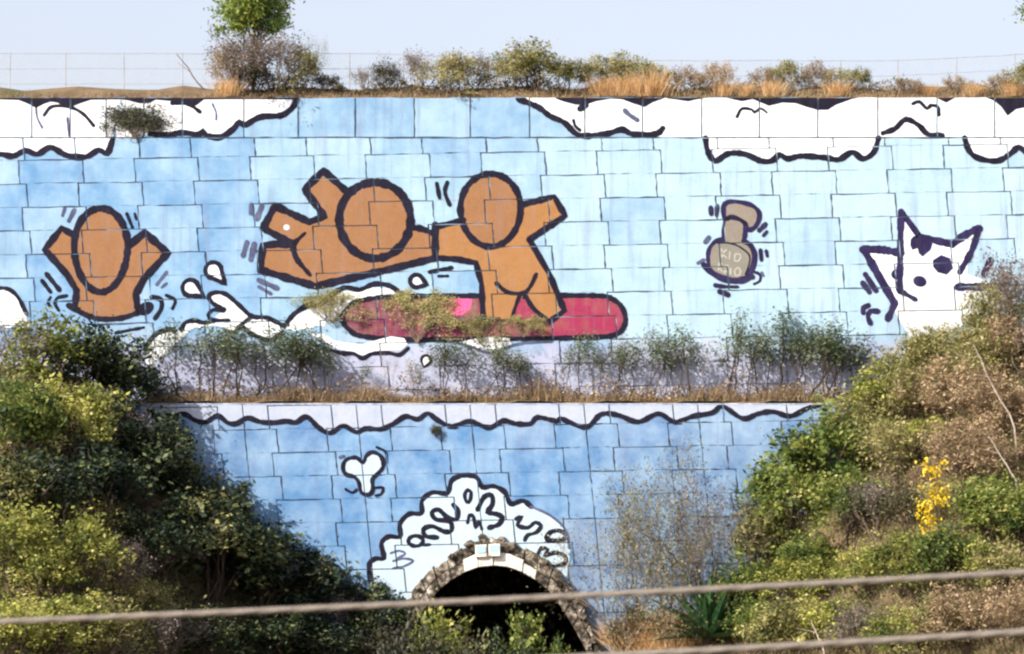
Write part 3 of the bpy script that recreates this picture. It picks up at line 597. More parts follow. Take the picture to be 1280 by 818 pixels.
# ------------------------------------------------------------------ stone arch and tunnel
root_arch = empty('stone_arch', at(ARCH_X, 925, LOW_Y), 'weathered rubble stone arch with whitewashed teeth and two blue eye stones', 'arch')
def curve_pts(half, n_):
    full = [(-x, y) for x, y in half[::-1]] + list(half[1:])
    P = np.array(full, float); d = np.r_[0, np.cumsum(np.linalg.norm(np.diff(P, axis=0), axis=1))]
    t = np.linspace(0, d[-1], n_); return np.stack([np.interp(t, d, P[:, 0]), np.interp(t, d, P[:, 1])], 1)
def prism(name, quad, y0, y1, mat, jit=0.0, inset=0.05):   # a stone: picture quad, front y0 with slightly drawn-in dressed face
    cx = sum(q[0] for q in quad) / len(quad); cy = sum(q[1] for q in quad) / len(quad)
    V = []
    for q in quad: p = at(cx + (q[0] - cx) * (1 - inset * 2.2), cy + (q[1] - cy) * (1 - inset * 2.2), LOW_Y); V.append((p.x, y0 + random.uniform(-jit, jit), p.z))
    for q in quad: p = at(q[0], q[1], LOW_Y); V.append((p.x, y0 + 0.06, p.z))
    for q in quad: p = at(q[0], q[1], LOW_Y); V.append((p.x, y1, p.z))
    n_ = len(quad); F = [tuple(range(n_))]
    for r in (0, 1):
        for i in range(n_): F.append((r * n_ + i, (r + 1) * n_ + i, (r + 1) * n_ + (i + 1) % n_, r * n_ + (i + 1) % n_))
    return link(name, pymesh(name, V, F), root_arch, mat)
NB = 35
ic, oc = curve_pts(INNER, NB), curve_pts(OUTER, NB)
for i in range(NB - 1):
    f1 = random.uniform(0.42, 0.6)
    def q(i_, t): return (ARCH_X + ic[i_][0] * (1 - t) + oc[i_][0] * t, ic[i_][1] * (1 - t) + oc[i_][1] * t)
    xm = (ic[i][0] + ic[i + 1][0]) / 2
    if max(ic[i][1], ic[i + 1][1]) > 900: f1 = 0.5
    white = -42 < xm < 50 and ic[i][1] < 740
    t1 = random.uniform(0.4, 0.62) if white else f1
    prism('voussoir', [q(i, 0), q(i + 1, 0), q(i + 1, t1), q(i, t1)], -0.42 - random.random() * 0.06, 0.5, M['whitestone'] if white else M['stone'], 0.015)
    k = random.uniform(0.94, 1.12)
    prism('rubble_stone', [q(i, t1 + 0.02), q(i + 1, t1 + 0.02), q(i + 1, k + random.uniform(-.08, .1)), q(i, k)], -0.30 - random.random() * 0.1, 0.2, M['stone'], 0.02, 0.08)
for k_ in range(24):                                     # loose irregular rubble on the back of the ring
    t = random.random(); i = int(t * (NB - 1)); p = oc[i] + (oc[min(i + 1, NB - 1)] - oc[i]) * random.random()
    if p[1] > 880: continue
    r = random.uniform(3, 7); a0 = random.random() * 3; cx, cy = ARCH_X + p[0] * random.uniform(0.93, 1.0), p[1] + random.uniform(-3, 4)
    prism('rubble_stone', [(cx + r * random.uniform(.7, 1.2) * math.cos(a0 + j * 1.2566), cy + r * 0.8 * random.uniform(.7, 1.2) * math.sin(a0 + j * 1.2566)) for j in range(5)], -0.36 - random.random() * 0.16, 0.1, M['stone'], 0.02, 0.14)
for k_ in range(18):                                     # rubble hump over the keystone
    a = random.uniform(math.pi, 2 * math.pi); rr = random.uniform(0.55, 1.0); cx, cy = 611 + 30 * rr * math.cos(a), 690 + 22 * rr * math.sin(a); r = random.uniform(4, 7); a0 = random.random() * 3
    prism('rubble_stone', [(cx + r * random.uniform(.7, 1.2) * math.cos(a0 + j * 1.2566), cy + r * 0.8 * random.uniform(.7, 1.2) * math.sin(a0 + j * 1.2566)) for j in range(5)], -0.34 - random.random() * 0.12, 0.1, M['stone'], 0.02, 0.12)
for k_, (cx, cy) in enumerate(((601.5, 688), (618, 687))):
    o = prism('eye_stone', [(cx - 7.4, cy - 7), (cx + 7.2, cy - 7.5), (cx + 7.4, cy + 8), (cx - 7, cy + 8.4)], -0.56, 0.1, M['whitestone'], 0.01, 0.03)
    p = [at(cx + a, cy + b, LOW_Y) for a, b in ((-5.6, -6), (5.6, -6.2), (5.4, 2.2), (-5.4, 3.0))]
    e = link('paint', pymesh('paint', [(w_.x, -0.579, w_.z) for w_ in p], [(0, 1, 2, 3)]), o, M['eyeblue'])
ib = curve_pts([(max(0, x * 1.0), y - 1.0) for x, y in INNER], 61); V, F = [], []
for Yd in (-0.2, 0.6, 3.0, 8.0, 18.0):
    for p in ib: w_ = at(ARCH_X + p[0] * 1.012, p[1], 0); V.append((w_.x, Yd, w_.z))
for j in range(4):
    for i in range(60): F.append((j * 61 + i, j * 61 + i + 1, (j + 1) * 61 + i + 1, (j + 1) * 61 + i))
F.append(tuple(4 * 61 + i for i in range(61)))
k = len(V); V += [(V[0][0], -0.2, -0.3), (V[60][0], -0.2, -0.3), (V[60][0], 18, -0.3), (V[0][0], 18, -0.3)]; F.append((k, k + 1, k + 2, k + 3))
link('barrel', pymesh('barrel', V, F), root_arch, M['stone'])

# ------------------------------------------------------------------ fence on top
root_f = empty('mesh_fence', (0, UP_Y + 1.3, TOPZ + 0.28), 'thin grey wire mesh fence along the top of the wall', 'fence')
FY = UP_Y + 1.3
def tube(pts, r, sides=5):
    V, F = [], []
    for i, p in enumerate(pts):
        p = Vector(p); a = Vector(pts[max(0, i - 1)]); b = Vector(pts[min(len(pts) - 1, i + 1)])
        t = (b - a).normalized(); u = t.orthogonal().normalized() if abs(t.z) > 0.9 else t.cross(Vector((0, 0, 1))).normalized(); v_ = t.cross(u)
        rr = r[i] if isinstance(r, (list, tuple)) else r
        for k_ in range(sides): an = 2 * math.pi * k_ / sides; V.append(tuple(p + u * rr * math.cos(an) + v_ * rr * math.sin(an)))
    for i in range(len(pts) - 1):
        for k_ in range(sides): F.append((i * sides + k_, i * sides + (k_ + 1) % sides, (i + 1) * sides + (k_ + 1) % sides, (i + 1) * sides + k_))
    F.append(tuple(range(sides))[::-1]); F.append(tuple((len(pts) - 1) * sides + k_ for k_ in range(sides))); return V, F
def rail_py(px): return 67 + 9 * min(1, max(0, (px - 480) / 160)) - 8 * max(0, px - 1120) / 160
posts = [-58, 12, 82, 155, 228, 298, 368, 437, 505, 575, 645, 712, 782, 852, 905, 980, 1050, 1122, 1195, 1268, 1338]
for x in posts:
    p = at(x, rail_py(x), FY); g0 = TOPZ + 0.2
    link('post', pymesh('post', *tube([(p.x, FY, g0), (p.x + random.uniform(-.02, .02), FY, p.z + 0.02)], 0.014)), root_f, M['metal'])
for off, r in ((0, 0.007), (19, 0.006), (38, 0.006)):
    pts = [tuple(at(x, rail_py(x) + off + random.uniform(-.5, .5), FY)) for x in range(-90, 1380, 20)]
    link('rail_wire', pymesh('rail_wire', *tube(pts, r, 4)), root_f, M['metal'])
V, F = [], []
for i in range(-100, 1390, 4):
    for sgn in (1, -1):
        a = at(i, rail_py(i), FY); b = at(i + 21 * sgn, rail_py(i) + 42, FY); k = len(V); r = 0.0022
        V += [(a.x - r, FY, a.z), (a.x + r, FY, a.z), (b.x + r, FY, b.z), (b.x - r, FY, b.z), (a.x, FY + r, a.z), (b.x, FY + r, b.z)]
        F += [(k, k + 1, k + 2, k + 3), (k, k + 4, k + 5, k + 3)]
o = link('wire_mesh', pymesh('wire_mesh', V, F), root_f, M['metal']); o['kind'] = 'stuff'
for ch in root_f.children: ch.matrix_parent_inverse = root_f.matrix_basis.inverted()

# ------------------------------------------------------------------ plants
def leaves(C, size, tint, rng, aspect=0.55, upbias=0.5, lay=None):
    n_ = len(C)
    nrm = rng.normal(size=(n_, 3)); nrm /= np.linalg.norm(nrm, axis=1)[:, None]; nrm[:, 2] = np.abs(nrm[:, 2]) + upbias
    nrm /= np.linalg.norm(nrm, axis=1)[:, None]
    d = rng.normal(size=(n_, 3)) if lay is None else lay + rng.normal(size=(n_, 3)) * 0.35
    u = d - (d * nrm).sum(1)[:, None] * nrm; u /= np.linalg.norm(u, axis=1)[:, None] + 1e-9; v_ = np.cross(nrm, u)
    s = np.asarray(size)[:, None]; U = u * s; W_ = v_ * s * aspect * 0.5
    return np.stack([C - U * 0.5, C + W_ + U * 0.05, C + U * 0.5, C - W_ + U * 0.05], 1), tint
def crown_pts(rng, wx, wy, h, z0, ncl, npl, cr, shell=0.55, topheavy=0.0):
    Cs, T, Cn = [], [], []
    for i in range(ncl):
        d = rng.normal(size=3); d /= np.linalg.norm(d)
        if d[2] < -0.45: d[2] *= -0.5
        r = shell + (1.08 - shell) * rng.random() ** 0.7; r *= 0.86 + 0.28 * rng.random()
        c = np.array([d[0] * wx * r, d[1] * wy * r, z0 + (h - z0) * (0.5 + 0.5 * d[2] * r)])
        k_ = int(npl * (0.5 + rng.random())); rad = cr * (0.6 + 0.8 * rng.random())
        p = rng.normal(size=(k_, 3)) * rad * np.array([0.6, 0.6, 0.42]); Cs.append(c + p)
        T.append(np.clip(0.42 + rng.normal() * 0.22 + rng.normal(size=k_) * 0.16, 0, 1)); Cn.append(c)
    return np.concatenate(Cs), np.concatenate(T), np.array(Cn)
def tubes_mesh(name, segs, sides=4):
    V, F = [], []
    for p0, p1, r0, r1 in segs:
        p0, p1 = np.asarray(p0, float), np.asarray(p1, float); t = p1 - p0; l = np.linalg.norm(t)
        if l < 1e-6: continue
        t /= l; u = np.cross(t, (0.3, 0.9, 0.1)); u /= np.linalg.norm(u) + 1e-9; v_ = np.cross(t, u); k_ = len(V)
        for (p, r) in ((p0, r0), (p1, r1)):
            for q_ in range(sides): a = 2 * math.pi * q_ / sides; V.append(p + u * r * math.cos(a) + v_ * r * math.sin(a))
        for q_ in range(sides): F.append((k_ + q_, k_ + (q_ + 1) % sides, k_ + sides + (q_ + 1) % sides, k_ + sides + q_))
    return pymesh(name, V, F)
def limb(rng, p0, p1, r0, r1, n_=4, wob=0.08):
    p0, p1 = np.asarray(p0, float), np.asarray(p1, float); L_ = np.linalg.norm(p1 - p0); pts = [p0]
    for i in range(1, n_): pts.append(p0 + (p1 - p0) * i / n_ + rng.normal(size=3) * L_ * wob * np.array([1, 1, .5]))
    pts.append(p1); return [(pts[i], pts[i + 1], r0 + (r1 - r0) * i / n_, r0 + (r1 - r0) * (i + 1) / n_) for i in range(n_)]
def branchy(rng, h, spread, n_main, depth=3, r=0.03, upr=0.9):
    segs, tips = [], []
    def grow(p, d, l, r_, dep):
        q_ = p + d * l; segs.extend(limb(rng, p, q_, r_, r_ * 0.6, 3, 0.06))
        if dep == 0: tips.append(q_); return
        for k_ in range(2 + (rng.random() < 0.6)):
            nd = d + rng.normal(size=3) * spread; nd[2] += 0.12; nd /= np.linalg.norm(nd); grow(q_ - d * l * rng.random() * 0.35, nd, l * (0.6 + 0.25 * rng.random()), r_ * 0.55, dep - 1)
        tips.append(q_)
    for k_ in range(n_main):
        d = rng.normal(size=3) * 0.45; d[2] = upr; d /= np.linalg.norm(d); grow(np.array([rng.normal() * .05, rng.normal() * .05, -0.1]), d, h * 0.38, r, depth)
    return segs, np.array(tips)

KIND = {}
def reg(kind, crown, stem, lm, bark): KIND.setdefault(kind, []).append((crown, stem, lm, bark))
def make_bush(kind, seed, wx, h, ncl, npl, cr, ls, lm, bark='darkbark', shell=0.5, aspect=0.55, mixlm=None):
    rng = np.random.default_rng(seed)
    C, T, Cn = crown_pts(rng, wx, wx * 0.85, h, h * (-0.15 if kind == 'wallbush' else 0.12), ncl, npl, cr, shell)
    if kind != 'wallbush': C[:, 2] = np.maximum(C[:, 2], 0.02)
    Q, T = leaves(C, ls * (0.45 + 1.25 * rng.random(len(C)) ** 2), T, rng, aspect)
    segs = []
    for k_, i in enumerate(rng.choice(len(Cn), min(14, len(Cn)), replace=False)):
        c = Cn[i]; segs += limb(rng, (rng.normal() * .03, rng.normal() * .03, -0.15), c, 0.03 * h / 2, 0.009, 4, 0.07)
        if k_ < 8: segs += limb(rng, c, c * np.array([1.15, 1.15, 1.05]) + np.array([0, 0, 0.16 * h * rng.random()]), 0.009, 0.003, 3, 0.08)
    reg(kind, quadmesh('crown', Q, T), tubes_mesh('stem', segs), LM[lm], M[bark])
for s in range(4): make_bush('evergreen', 100 + s, 1.0, 2.0, 46, 95, 0.30, 0.125, 'evergreen')
for s in range(3): make_bush('green', 120 + s, 1.0, 2.0, 56, 85, 0.27, 0.115, 'green', shell=0.55)
for s in range(3): make_bush('lime', 140 + s, 0.9, 1.8, 44, 80, 0.24, 0.10, 'lime', shell=0.5)
for s in range(3): make_bush('olive', 160 + s, 1.0, 1.9, 52, 75, 0.28, 0.115, 'olive', 'bark', 0.4, 0.42)
for s in range(3): make_bush('darkbrush', 200 + s, 1.0, 1.9, 50, 70, 0.30, 0.10, 'darkbrush', 'darkbark', 0.4, 0.45)
for s in range(2): make_bush('wallbush', 210 + s, 0.95, 1.0, 60, 110, 0.26, 0.09, 'darkbrush', 'darkbark', 0.3, 0.4)
def make_twig(kind, seed, h, spread, nm, depth, lm, nleaf, ls, bark='bark', r=0.028, aspect=0.4):
    rng = np.random.default_rng(seed)
    segs, tips = branchy(rng, h, spread, nm, depth, r)
    zmx = max(tips[:, 2].max(), 0.1); k_ = h / zmx
    segs = [(a * k_, b * k_, r0, r1) for a, b, r0, r1 in segs]; tips = tips * k_
    C = tips[rng.integers(0, len(tips), nleaf)] + rng.normal(size=(nleaf, 3)) * 0.10 * h / 2
    C[:, 2] = np.maximum(C[:, 2], 0.03)
    T = np.clip(0.5 + rng.normal(size=nleaf) * 0.22, 0, 1)
    Q, T = leaves(C, ls * (0.5 + rng.random(nleaf)), T, rng, aspect, 0.3)
    reg(kind, quadmesh('crown', Q, T), tubes_mesh('stem', segs, 3), LM[lm], M[bark])
for s in range(3): make_twig('russet', 300 + s, 1.9, 0.42, 7, 3, 'russet', 3400, 0.105)
for s in range(3): make_twig('greytwig', 320 + s, 1.9, 0.40, 8, 3, 'greytwig', 2800, 0.075)
for s in range(2): make_twig('dryolive', 340 + s, 1.9, 0.42, 8, 3, 'olive', 4000, 0.105)
for s in range(3): make_twig('thin', 360 + s, 3.2, 0.40, 2, 4, 'dullolive', 1900, 0.06, 'bark', 0.03)
for s in range(2): make_twig('thinbare', 380 + s, 3.2, 0.34, 2, 4, 'greytwig', 1300, 0.052, 'bark', 0.024)
def make_sapling(kind, seed, h, lm='sapling', wide=0.40, nl=640, flat=0.24, ls=0.08):
    rng = np.random.default_rng(seed); segs = []; Cs = []
    nst = 1 + int(rng.random() < 0.5)
    for q_ in range(nst):
        top = np.array([rng.normal() * 0.2, rng.normal() * 0.1, h * (0.64 + 0.2 * rng.random())])
        segs += limb(rng, (rng.normal() * .04, rng.normal() * .04, -0.1), top, 0.022, 0.012, 5, 0.03)
        for b in range(7):
            a = rng.random() * 6.283; e = top + np.array([math.cos(a) * wide * (0.3 + .9 * rng.random()), math.sin(a) * wide * .8, h * (0.3 * rng.random() - .04)])
            segs += limb(rng, top - np.array([0, 0, h * 0.25 * rng.random()]), e, 0.009, 0.004, 3, 0.05); k_ = nl // (7 * nst)
            Cs.append(e + rng.normal(size=(k_, 3)) * np.array([0.13, 0.13, flat * 0.6]))
    C = np.concatenate(Cs); T = np.clip(0.5 + rng.normal(size=len(C)) * 0.2, 0, 1)
    Q, T = leaves(C, ls * (0.6 + 0.8 * rng.random(len(C))), T, rng, 0.45, 0.6)
    reg(kind, quadmesh('crown', Q, T), tubes_mesh('stem', segs, 4), LM[lm], M['darkbark'])
for s in range(9): make_sapling('sapling', 400 + s, 1.5)
for s in range(3): make_sapling('tallsapling', 420 + s, 2.1, wide=0.2, nl=380)
def make_slender(kind, seed, h, wx, lm, ls, n_, bark):
    rng = np.random.default_rng(seed); segs = limb(rng, (0, 0, -.1), (0.05, 0, h * .97), 0.03, 0.008, 6, 0.02)
    z = h * (0.3 + 0.7 * rng.random(n_ // 12)); cl = np.stack([rng.normal(size=len(z)) * wx * .4, rng.normal(size=len(z)) * wx * .4, z], 1)
    for c in cl[:40]: segs += limb(rng, (0.05 * c[2] / h, 0, c[2] - 0.15), c, 0.008, 0.003, 2, 0.05)
    C = np.repeat(cl, 12, 0) + rng.normal(size=(len(cl) * 12, 3)) * 0.07
    Q, T = leaves(C, ls * (0.6 + .8 * rng.random(len(C))), np.clip(0.5 + rng.normal(size=len(C)) * .22, 0, 1), rng, 0.7, 0.2)
    reg(kind, quadmesh('crown', Q, T), tubes_mesh('stem', segs, 4), LM[lm], M[bark])
make_slender('yellow', 500, 2.4, 0.42, 'yellow', 0.08, 620, 'bark')
make_slender('youngtree', 501, 2.0, 0.6, 'green', 0.10, 1500, 'bark')
def make_tuft(kind, seed, h, w_, n_, lm, bw=0.012):
    rng = np.random.default_rng(seed); b = np.stack([rng.normal(size=n_) * w_ * .45, rng.normal(size=n_) * w_ * .4, np.zeros(n_) - .03], 1)
    hh = h * (0.45 + .6 * rng.random(n_)); ln = rng.normal(size=(n_, 2)) * 0.38 + b[:, :2] * 0.5 / max(w_, .1)
    tp = b + np.stack([ln[:, 0] * hh, ln[:, 1] * hh, hh], 1); a = rng.random(n_) * 3.14; wv = np.stack([np.cos(a), np.sin(a), 0 * a], 1) * bw
    md = (b + tp) / 2 + np.stack([0 * a, 0 * a, hh * .08], 1)
    Q = np.concatenate([np.stack([b - wv, b + wv, md + wv * .9, md - wv * .9], 1), np.stack([md - wv * .9, md + wv * .9, tp + wv * .15, tp - wv * .15], 1)])
    t = np.clip(0.5 + rng.normal(size=n_) * .22, 0, 1)
    reg(kind, quadmesh('blades', Q, np.r_[t, t]), None, LM[lm], None)
for s in range(3): make_tuft('goldgrass', 600 + s, 0.8, 0.55, 700, 'golden', 0.008)
for s in range(2): make_tuft('browngrass', 610 + s, 0.7, 0.5, 380, 'russet', 0.012)

COUNT = {}
def plant(kind, loc, h, label, cat, name, group=None, wide=1.0, seed=None):
    protos = KIND[kind]; i = COUNT.get(kind, 0); COUNT[kind] = i + 1
    crown, stem, lm, bark = protos[i % len(protos)]
    nat = {'evergreen': 2.0, 'green': 2.0, 'lime': 1.8, 'olive': 1.9, 'darkbrush': 1.9, 'wallbush': 1.0, 'sapling': 1.5, 'tallsapling': 2.1, 'russet': 1.9, 'greytwig': 1.9, 'dryolive': 1.9, 'thin': 3.2, 'thinbare': 3.2, 'yellow': 2.4, 'youngtree': 2.0, 'goldgrass': 0.8, 'browngrass': .7, 'toptree': 3.2}[kind]
    r = empty(name, loc, label, cat, group); k_ = h / nat
    r.scale = (k_ * wide, k_ * wide, k_); r.rotation_euler = (0, 0, random.random() * 6.28)
    if not crown.materials: crown.materials.append(lm)
    o = bpy.data.objects.new(crown.name.split('.')[0], crown); COL.objects.link(o); o.parent = r
    if stem is not None:
        if not stem.materials: stem.materials.append(bark)
        o = bpy.data.objects.new('stem', stem); COL.objects.link(o); o.parent = r
    return r
def hill(px, py, hpx, kind, label, wide=1.0, cat='shrub', name='shrub', group=None):
    p = hit(px, py); return plant(kind, p - Vector((0, 0, 0.05)), hpx * scale_at(p.y), label, cat, name, group, wide)

# left slope
GL = 'shrubs on the left slope'
for a in [
 (18, 500, 105, 'greytwig', 'grey leafless bush at the left edge beside the painted splash', 1.0),
 (62, 515, 118, 'lime', 'light green shrub at the crest of the left slope under the arms-raised figure', 1.0),
 (112, 520, 112, 'evergreen', 'dark evergreen at the crest of the left slope, just right of the light green shrub', 0.9),
 (160, 512, 105, 'evergreen', 'dark evergreen shrub rising to the waist of the arms-raised figure', 0.9),
 (208, 515, 78, 'evergreen', 'dark evergreen shrub covering the left end of the ledge', 0.85),
 (30, 600, 120, 'green', 'green leafy shrub at the left edge below the grey bush', 0.9),
 (92, 600, 125, 'lime', 'sunlit yellow green shrub in the middle of the left slope', 0.85),
 (140, 590, 90, 'greytwig', 'bare grey shrub between the evergreens of the left slope', 0.8),
 (52, 680, 115, 'evergreen', 'dark evergreen in the hollow at the left edge above the pale lime shrubs', 1.0),
 (118, 668, 110, 'evergreen', 'dark evergreen shrub under the sunlit yellow green shrub', 1.0),
 (172, 640, 125, 'evergreen', 'tall dark evergreen below the left end of the ledge', 0.9),
 (226, 655, 95, 'evergreen', 'dark evergreen against the blue lower wall, leftmost of those touching it', 0.8),
 (268, 690, 95, 'evergreen', 'dark evergreen in front of the lower wall below the scalloped band', 0.85),
 (326, 705, 90, 'evergreen', 'dark evergreen in front of the lower wall left of the bone', 0.85),
 (372, 668, 60, 'russet', 'small reddish brown bush tipping the dark evergreens left of the bone', 1.0),
 (386, 750, 100, 'darkbrush', 'dark scrubby bush reaching the lower wall left of the bone', 0.8),
 (20, 735, 105, 'lime', 'pale lime shrub at the left edge above the cable', 0.9),
 (108, 750, 105, 'lime', 'bright lime shrub right of the pale shrub above the cable', 0.85),
 (150, 745, 80, 'greytwig', 'grey twiggy bush at the right of the bright lime shrub', 0.8),
 (195, 728, 75, 'greytwig', 'bare purplish grey bush in the dark hollow of the left slope', 0.9),
 (200, 740, 110, 'evergreen', 'dark evergreen behind the bare purplish grey bush', 1.0),
 (262, 760, 130, 'evergreen', 'large dark evergreen in the shaded hollow left of the arch', 1.0),
 (325, 780, 120, 'evergreen', 'dark evergreen in the shaded hollow above the cable left of the arch', 1.0),
 (385, 800, 110, 'evergreen', 'dark evergreen below the bone, near the cable', 1.0),
 (440, 795, 80, 'darkbrush', 'dark scrub at the left foot of the frill', 1.0),
 (478, 815, 90, 'evergreen', 'dark evergreen beside the left foot of the arch', 0.9),
 (60, 830, 85, 'lime', 'lime shrub at the lower left under the cable', 1.1),
 (10, 840, 90, 'lime', 'lime shrub in the bottom left corner', 1.0),
 (140, 840, 85, 'olive', 'dry olive bush at the bottom under the cable, third from the left', 1.0),
 (205, 840, 80, 'greytwig', 'grey dry bush at the bottom under the cable left of the dark hollow', 1.0),
 (262, 845, 80, 'evergreen', 'dark evergreen at the bottom edge in the shaded hollow', 1.0),
 (330, 850, 90, 'evergreen', 'dark evergreen at the bottom edge, between the hollow and the arch', 1.0),
 (400, 855, 90, 'evergreen', 'dark evergreen at the bottom edge, left of the arch mouth', 1.0),
 (465, 860, 80, 'darkbrush', 'dark scrub at the bottom edge beside the arch mouth', 1.0),
 (346, 757, 36, 'lime', 'small lime sprig in the shaded hollow just above the cable', 1.0),
 (372, 759, 36, 'lime', 'small lime sprig nearer the arch in the shaded hollow above the cable', 1.0),
 (262, 655, 40, 'lime', 'small lime sprig lit among the dark evergreens', 1.0),
 (58, 760, 80, 'lime', 'bright lime shrub resting on the cable, between the pale and the bright one', 1.0),
 (62, 668, 60, 'olive', 'olive shrub sitting above the pale lime shrub', 1.0), (8, 665, 90, 'olive', 'olive shrub on the left edge, midway down the slope', 0.9),
 (20, 560, 90, 'olive', 'olive shrub on the left edge, just under the grey bush', 1.0), (112, 560, 75, 'olive', 'lit olive shrub in front of the crest evergreens', 0.9),
 (185, 790, 70, 'olive', 'olive bush touching the cable below the bare purplish bush', 1.0), (100, 815, 75, 'lime', 'lime shrub just below the cable, second from the left corner', 1.0),
 (290, 640, 100, 'greytwig', 'thin brownish bush in front of the scalloped band at its left end', 0.6), (335, 610, 70, 'darkbrush', 'small dark bush on the lower wall below the ledge saplings', 0.7),
 (415, 745, 70, 'greytwig', 'grey twiggy bush at the left edge of the frill', 0.8)]:
    hill(a[0], a[1], a[2], a[3], a[4], a[5], group=GL)
# round the arch mouth
for (px, Y_, top, kind, lb, wd) in [(545, -2.2, 757, 'lime', 'yellow tinged bush in the mouth of the arch at its left', 0.55), (520, -3.0, 770, 'darkbrush', 'dark scrub at the left foot of the arch mouth', 0.6), (602, -2.5, 806, 'greytwig', 'grey twiggy bush in the middle of the arch mouth', 0.6), (575, -3.0, 795, 'darkbrush', 'low dark scrub in the arch mouth beside the yellow tinged bush', 0.6), (658, -2.0, 768, 'youngtree', 'young bright green tree in the arch mouth', 0.55), (698, -2.4, 800, 'green', 'green bush at the right of the arch mouth', 0.3), (630, -3.2, 800, 'evergreen', 'dark green bush low in the middle of the arch mouth', 0.5)]:
    p = at(px, 800, Y_); g0 = ground(p.x, Y_); h = at(px, top, Y_).z - g0
    plant(kind, (p.x, Y_, g0 - 0.03), h, lb, 'shrub', 'shrub', 'bushes in the arch mouth', wd)
# right slope
GR = 'shrubs on the right slope'
for a in [
 (1030, 640, 135, 'green', 'large leafy green bush at the right end of the lower wall', 1.0),
 (985, 690, 125, 'green', 'green bush below and left of the large leafy green bush', 0.9),
 (1062, 690, 105, 'green', 'green bush tucked under the large leafy green bush, at its right', 0.9),
 (945, 730, 100, 'olive', 'olive green bush against the lower wall right of the agave', 0.9),
 (925, 800, 105, 'green', 'glossy green bush touching the right of the agave', 0.8),
 (985, 770, 80, 'lime', 'yellow green bush above the upper cable between the agave and the lime bush', 1.0),
 (1035, 765, 75, 'lime', 'yellow green bush under the large leafy green bush', 1.0),
 (1085, 755, 75, 'lime', 'lime bush above the upper cable in the middle of the right slope', 1.0),
 (1128, 745, 80, 'lime', 'lime bush left of the foot of the yellow tree', 1.0),
 (1240, 690, 95, 'green', 'dense green bush at the right edge below the russet thicket', 1.05),
 (1190, 745, 90, 'green', 'green bush at the foot of the yellow tree on its right', 1.0),
 (1255, 760, 80, 'olive', 'olive bush at the right edge above the upper cable', 1.0),
 (980, 840, 95, 'olive', 'olive bush between the two cables, nearest the agave', 1.0),
 (1035, 835, 85, 'lime', 'lime bush between the two cables, second from the agave', 1.0),
 (1085, 835, 85, 'greytwig', 'grey bare bush between the two cables', 1.0),
 (1120, 840, 85, 'lime', 'lime bush between the two cables, right of the grey bare bush', 0.9),
 (1170, 830, 85, 'dryolive', 'dry olive bush between the two cables left of the russet bushes', 1.0),
 (1212, 820, 90, 'russet', 'orange brown bush between the two cables, the larger one', 1.1),
 (1262, 815, 90, 'russet', 'orange brown bush between the two cables at the right edge', 1.0),
 (1100, 470, 55, 'olive', 'olive bush at the left foot of the spotted creature', 1.0),
 (1070, 510, 70, 'dryolive', 'olive brown bush at the right end of the ledge', 1.0),
 (1138, 475, 72, 'olive', 'olive bush covering the chin of the spotted creature', 1.0),
 (1182, 455, 62, 'dryolive', 'dry olive bush covering the right cheek of the spotted creature', 1.0),
 (1228, 455, 72, 'olive', 'olive bush right of the spotted creature', 0.9),
 (1268, 430, 130, 'greytwig', 'tall grey leafless bush at the right edge beside the upper wall', 0.8),
 (1268, 480, 90, 'russet', 'russet bush under the tall grey leafless bush', 1.0),
 (1105, 545, 90, 'lime', 'straw green bush above the large leafy green bush', 1.0),
 (1145, 535, 80, 'dryolive', 'dry olive bush in the upper middle of the right slope', 1.0),
 (1190, 530, 85, 'russet', 'russet thicket bush left of the pale fallen stick', 1.0),
 (1240, 545, 85, 'russet', 'russet thicket bush crossed by the pale fallen stick', 1.1),
 (1080, 590, 80, 'dryolive', 'straw olive bush touching the right of the large leafy green bush', 1.0),
 (1120, 610, 85, 'dryolive', 'straw olive bush left of the yellow tree top', 1.0),
 (1195, 605, 85, 'russet', 'russet thicket bush right of the yellow tree top', 1.0),
 (1245, 615, 80, 'russet', 'russet thicket bush at the right edge above the dense green bush', 1.0),
 (1098, 680, 85, 'greytwig', 'dark bare twiggy bush between the green bush and the yellow tree', 1.0),
 (1135, 680, 80, 'darkbrush', 'dark brown scrub directly left of the yellow tree', 0.8),
 (1190, 665, 70, 'dryolive', 'dry bush between the yellow tree and the dense green bush', 1.0),
 (1150, 460, 78, 'dryolive', 'tall dry bush before the muzzle of the spotted creature', 0.8), (1238, 420, 95, 'dryolive', 'tall dry bush right of the creature\'s right ear', 0.7), (1170, 490, 70, 'olive', 'olive bush under the chin of the spotted creature', 1.0), (1215, 490, 75, 'dryolive', 'olive brown bush left of the russet bush at the right edge', 1.0),
 (1045, 570, 65, 'olive', 'olive bush crowning the large leafy green bush', 1.0), (1155, 580, 60, 'lime', 'yellowish bush just above the yellow tree', 1.0), (1085, 545, 70, 'lime', 'lime olive bush below the right end of the ledge', 0.9),
 (955, 690, 95, 'green', 'green bush at the lower wall, left of the other green bushes', 0.8), (1010, 740, 75, 'green', 'green bush under the group of green bushes', 1.0), (1060, 800, 60, 'olive', 'olive bush just under the upper cable', 1.0), (950, 830, 80, 'green', 'green bush at the bottom right of the agave', 1.0), (1150, 760, 70, 'lime', 'lime bush on the upper cable below the yellow tree', 1.0), (1230, 750, 70, 'lime', 'bright green bush above the upper cable near the right edge', 1.0),
 (1275, 690, 80, 'green', 'green bush cut by the right edge', 1.0), (1270, 560, 80, 'russet', 'russet bush cut by the right edge', 1.0), (1160, 640, 60, 'russet', 'brown bush behind the yellow tree trunk', 1.0)]:
    hill(a[0], a[1], a[2], a[3], a[4], a[5], group=GR)
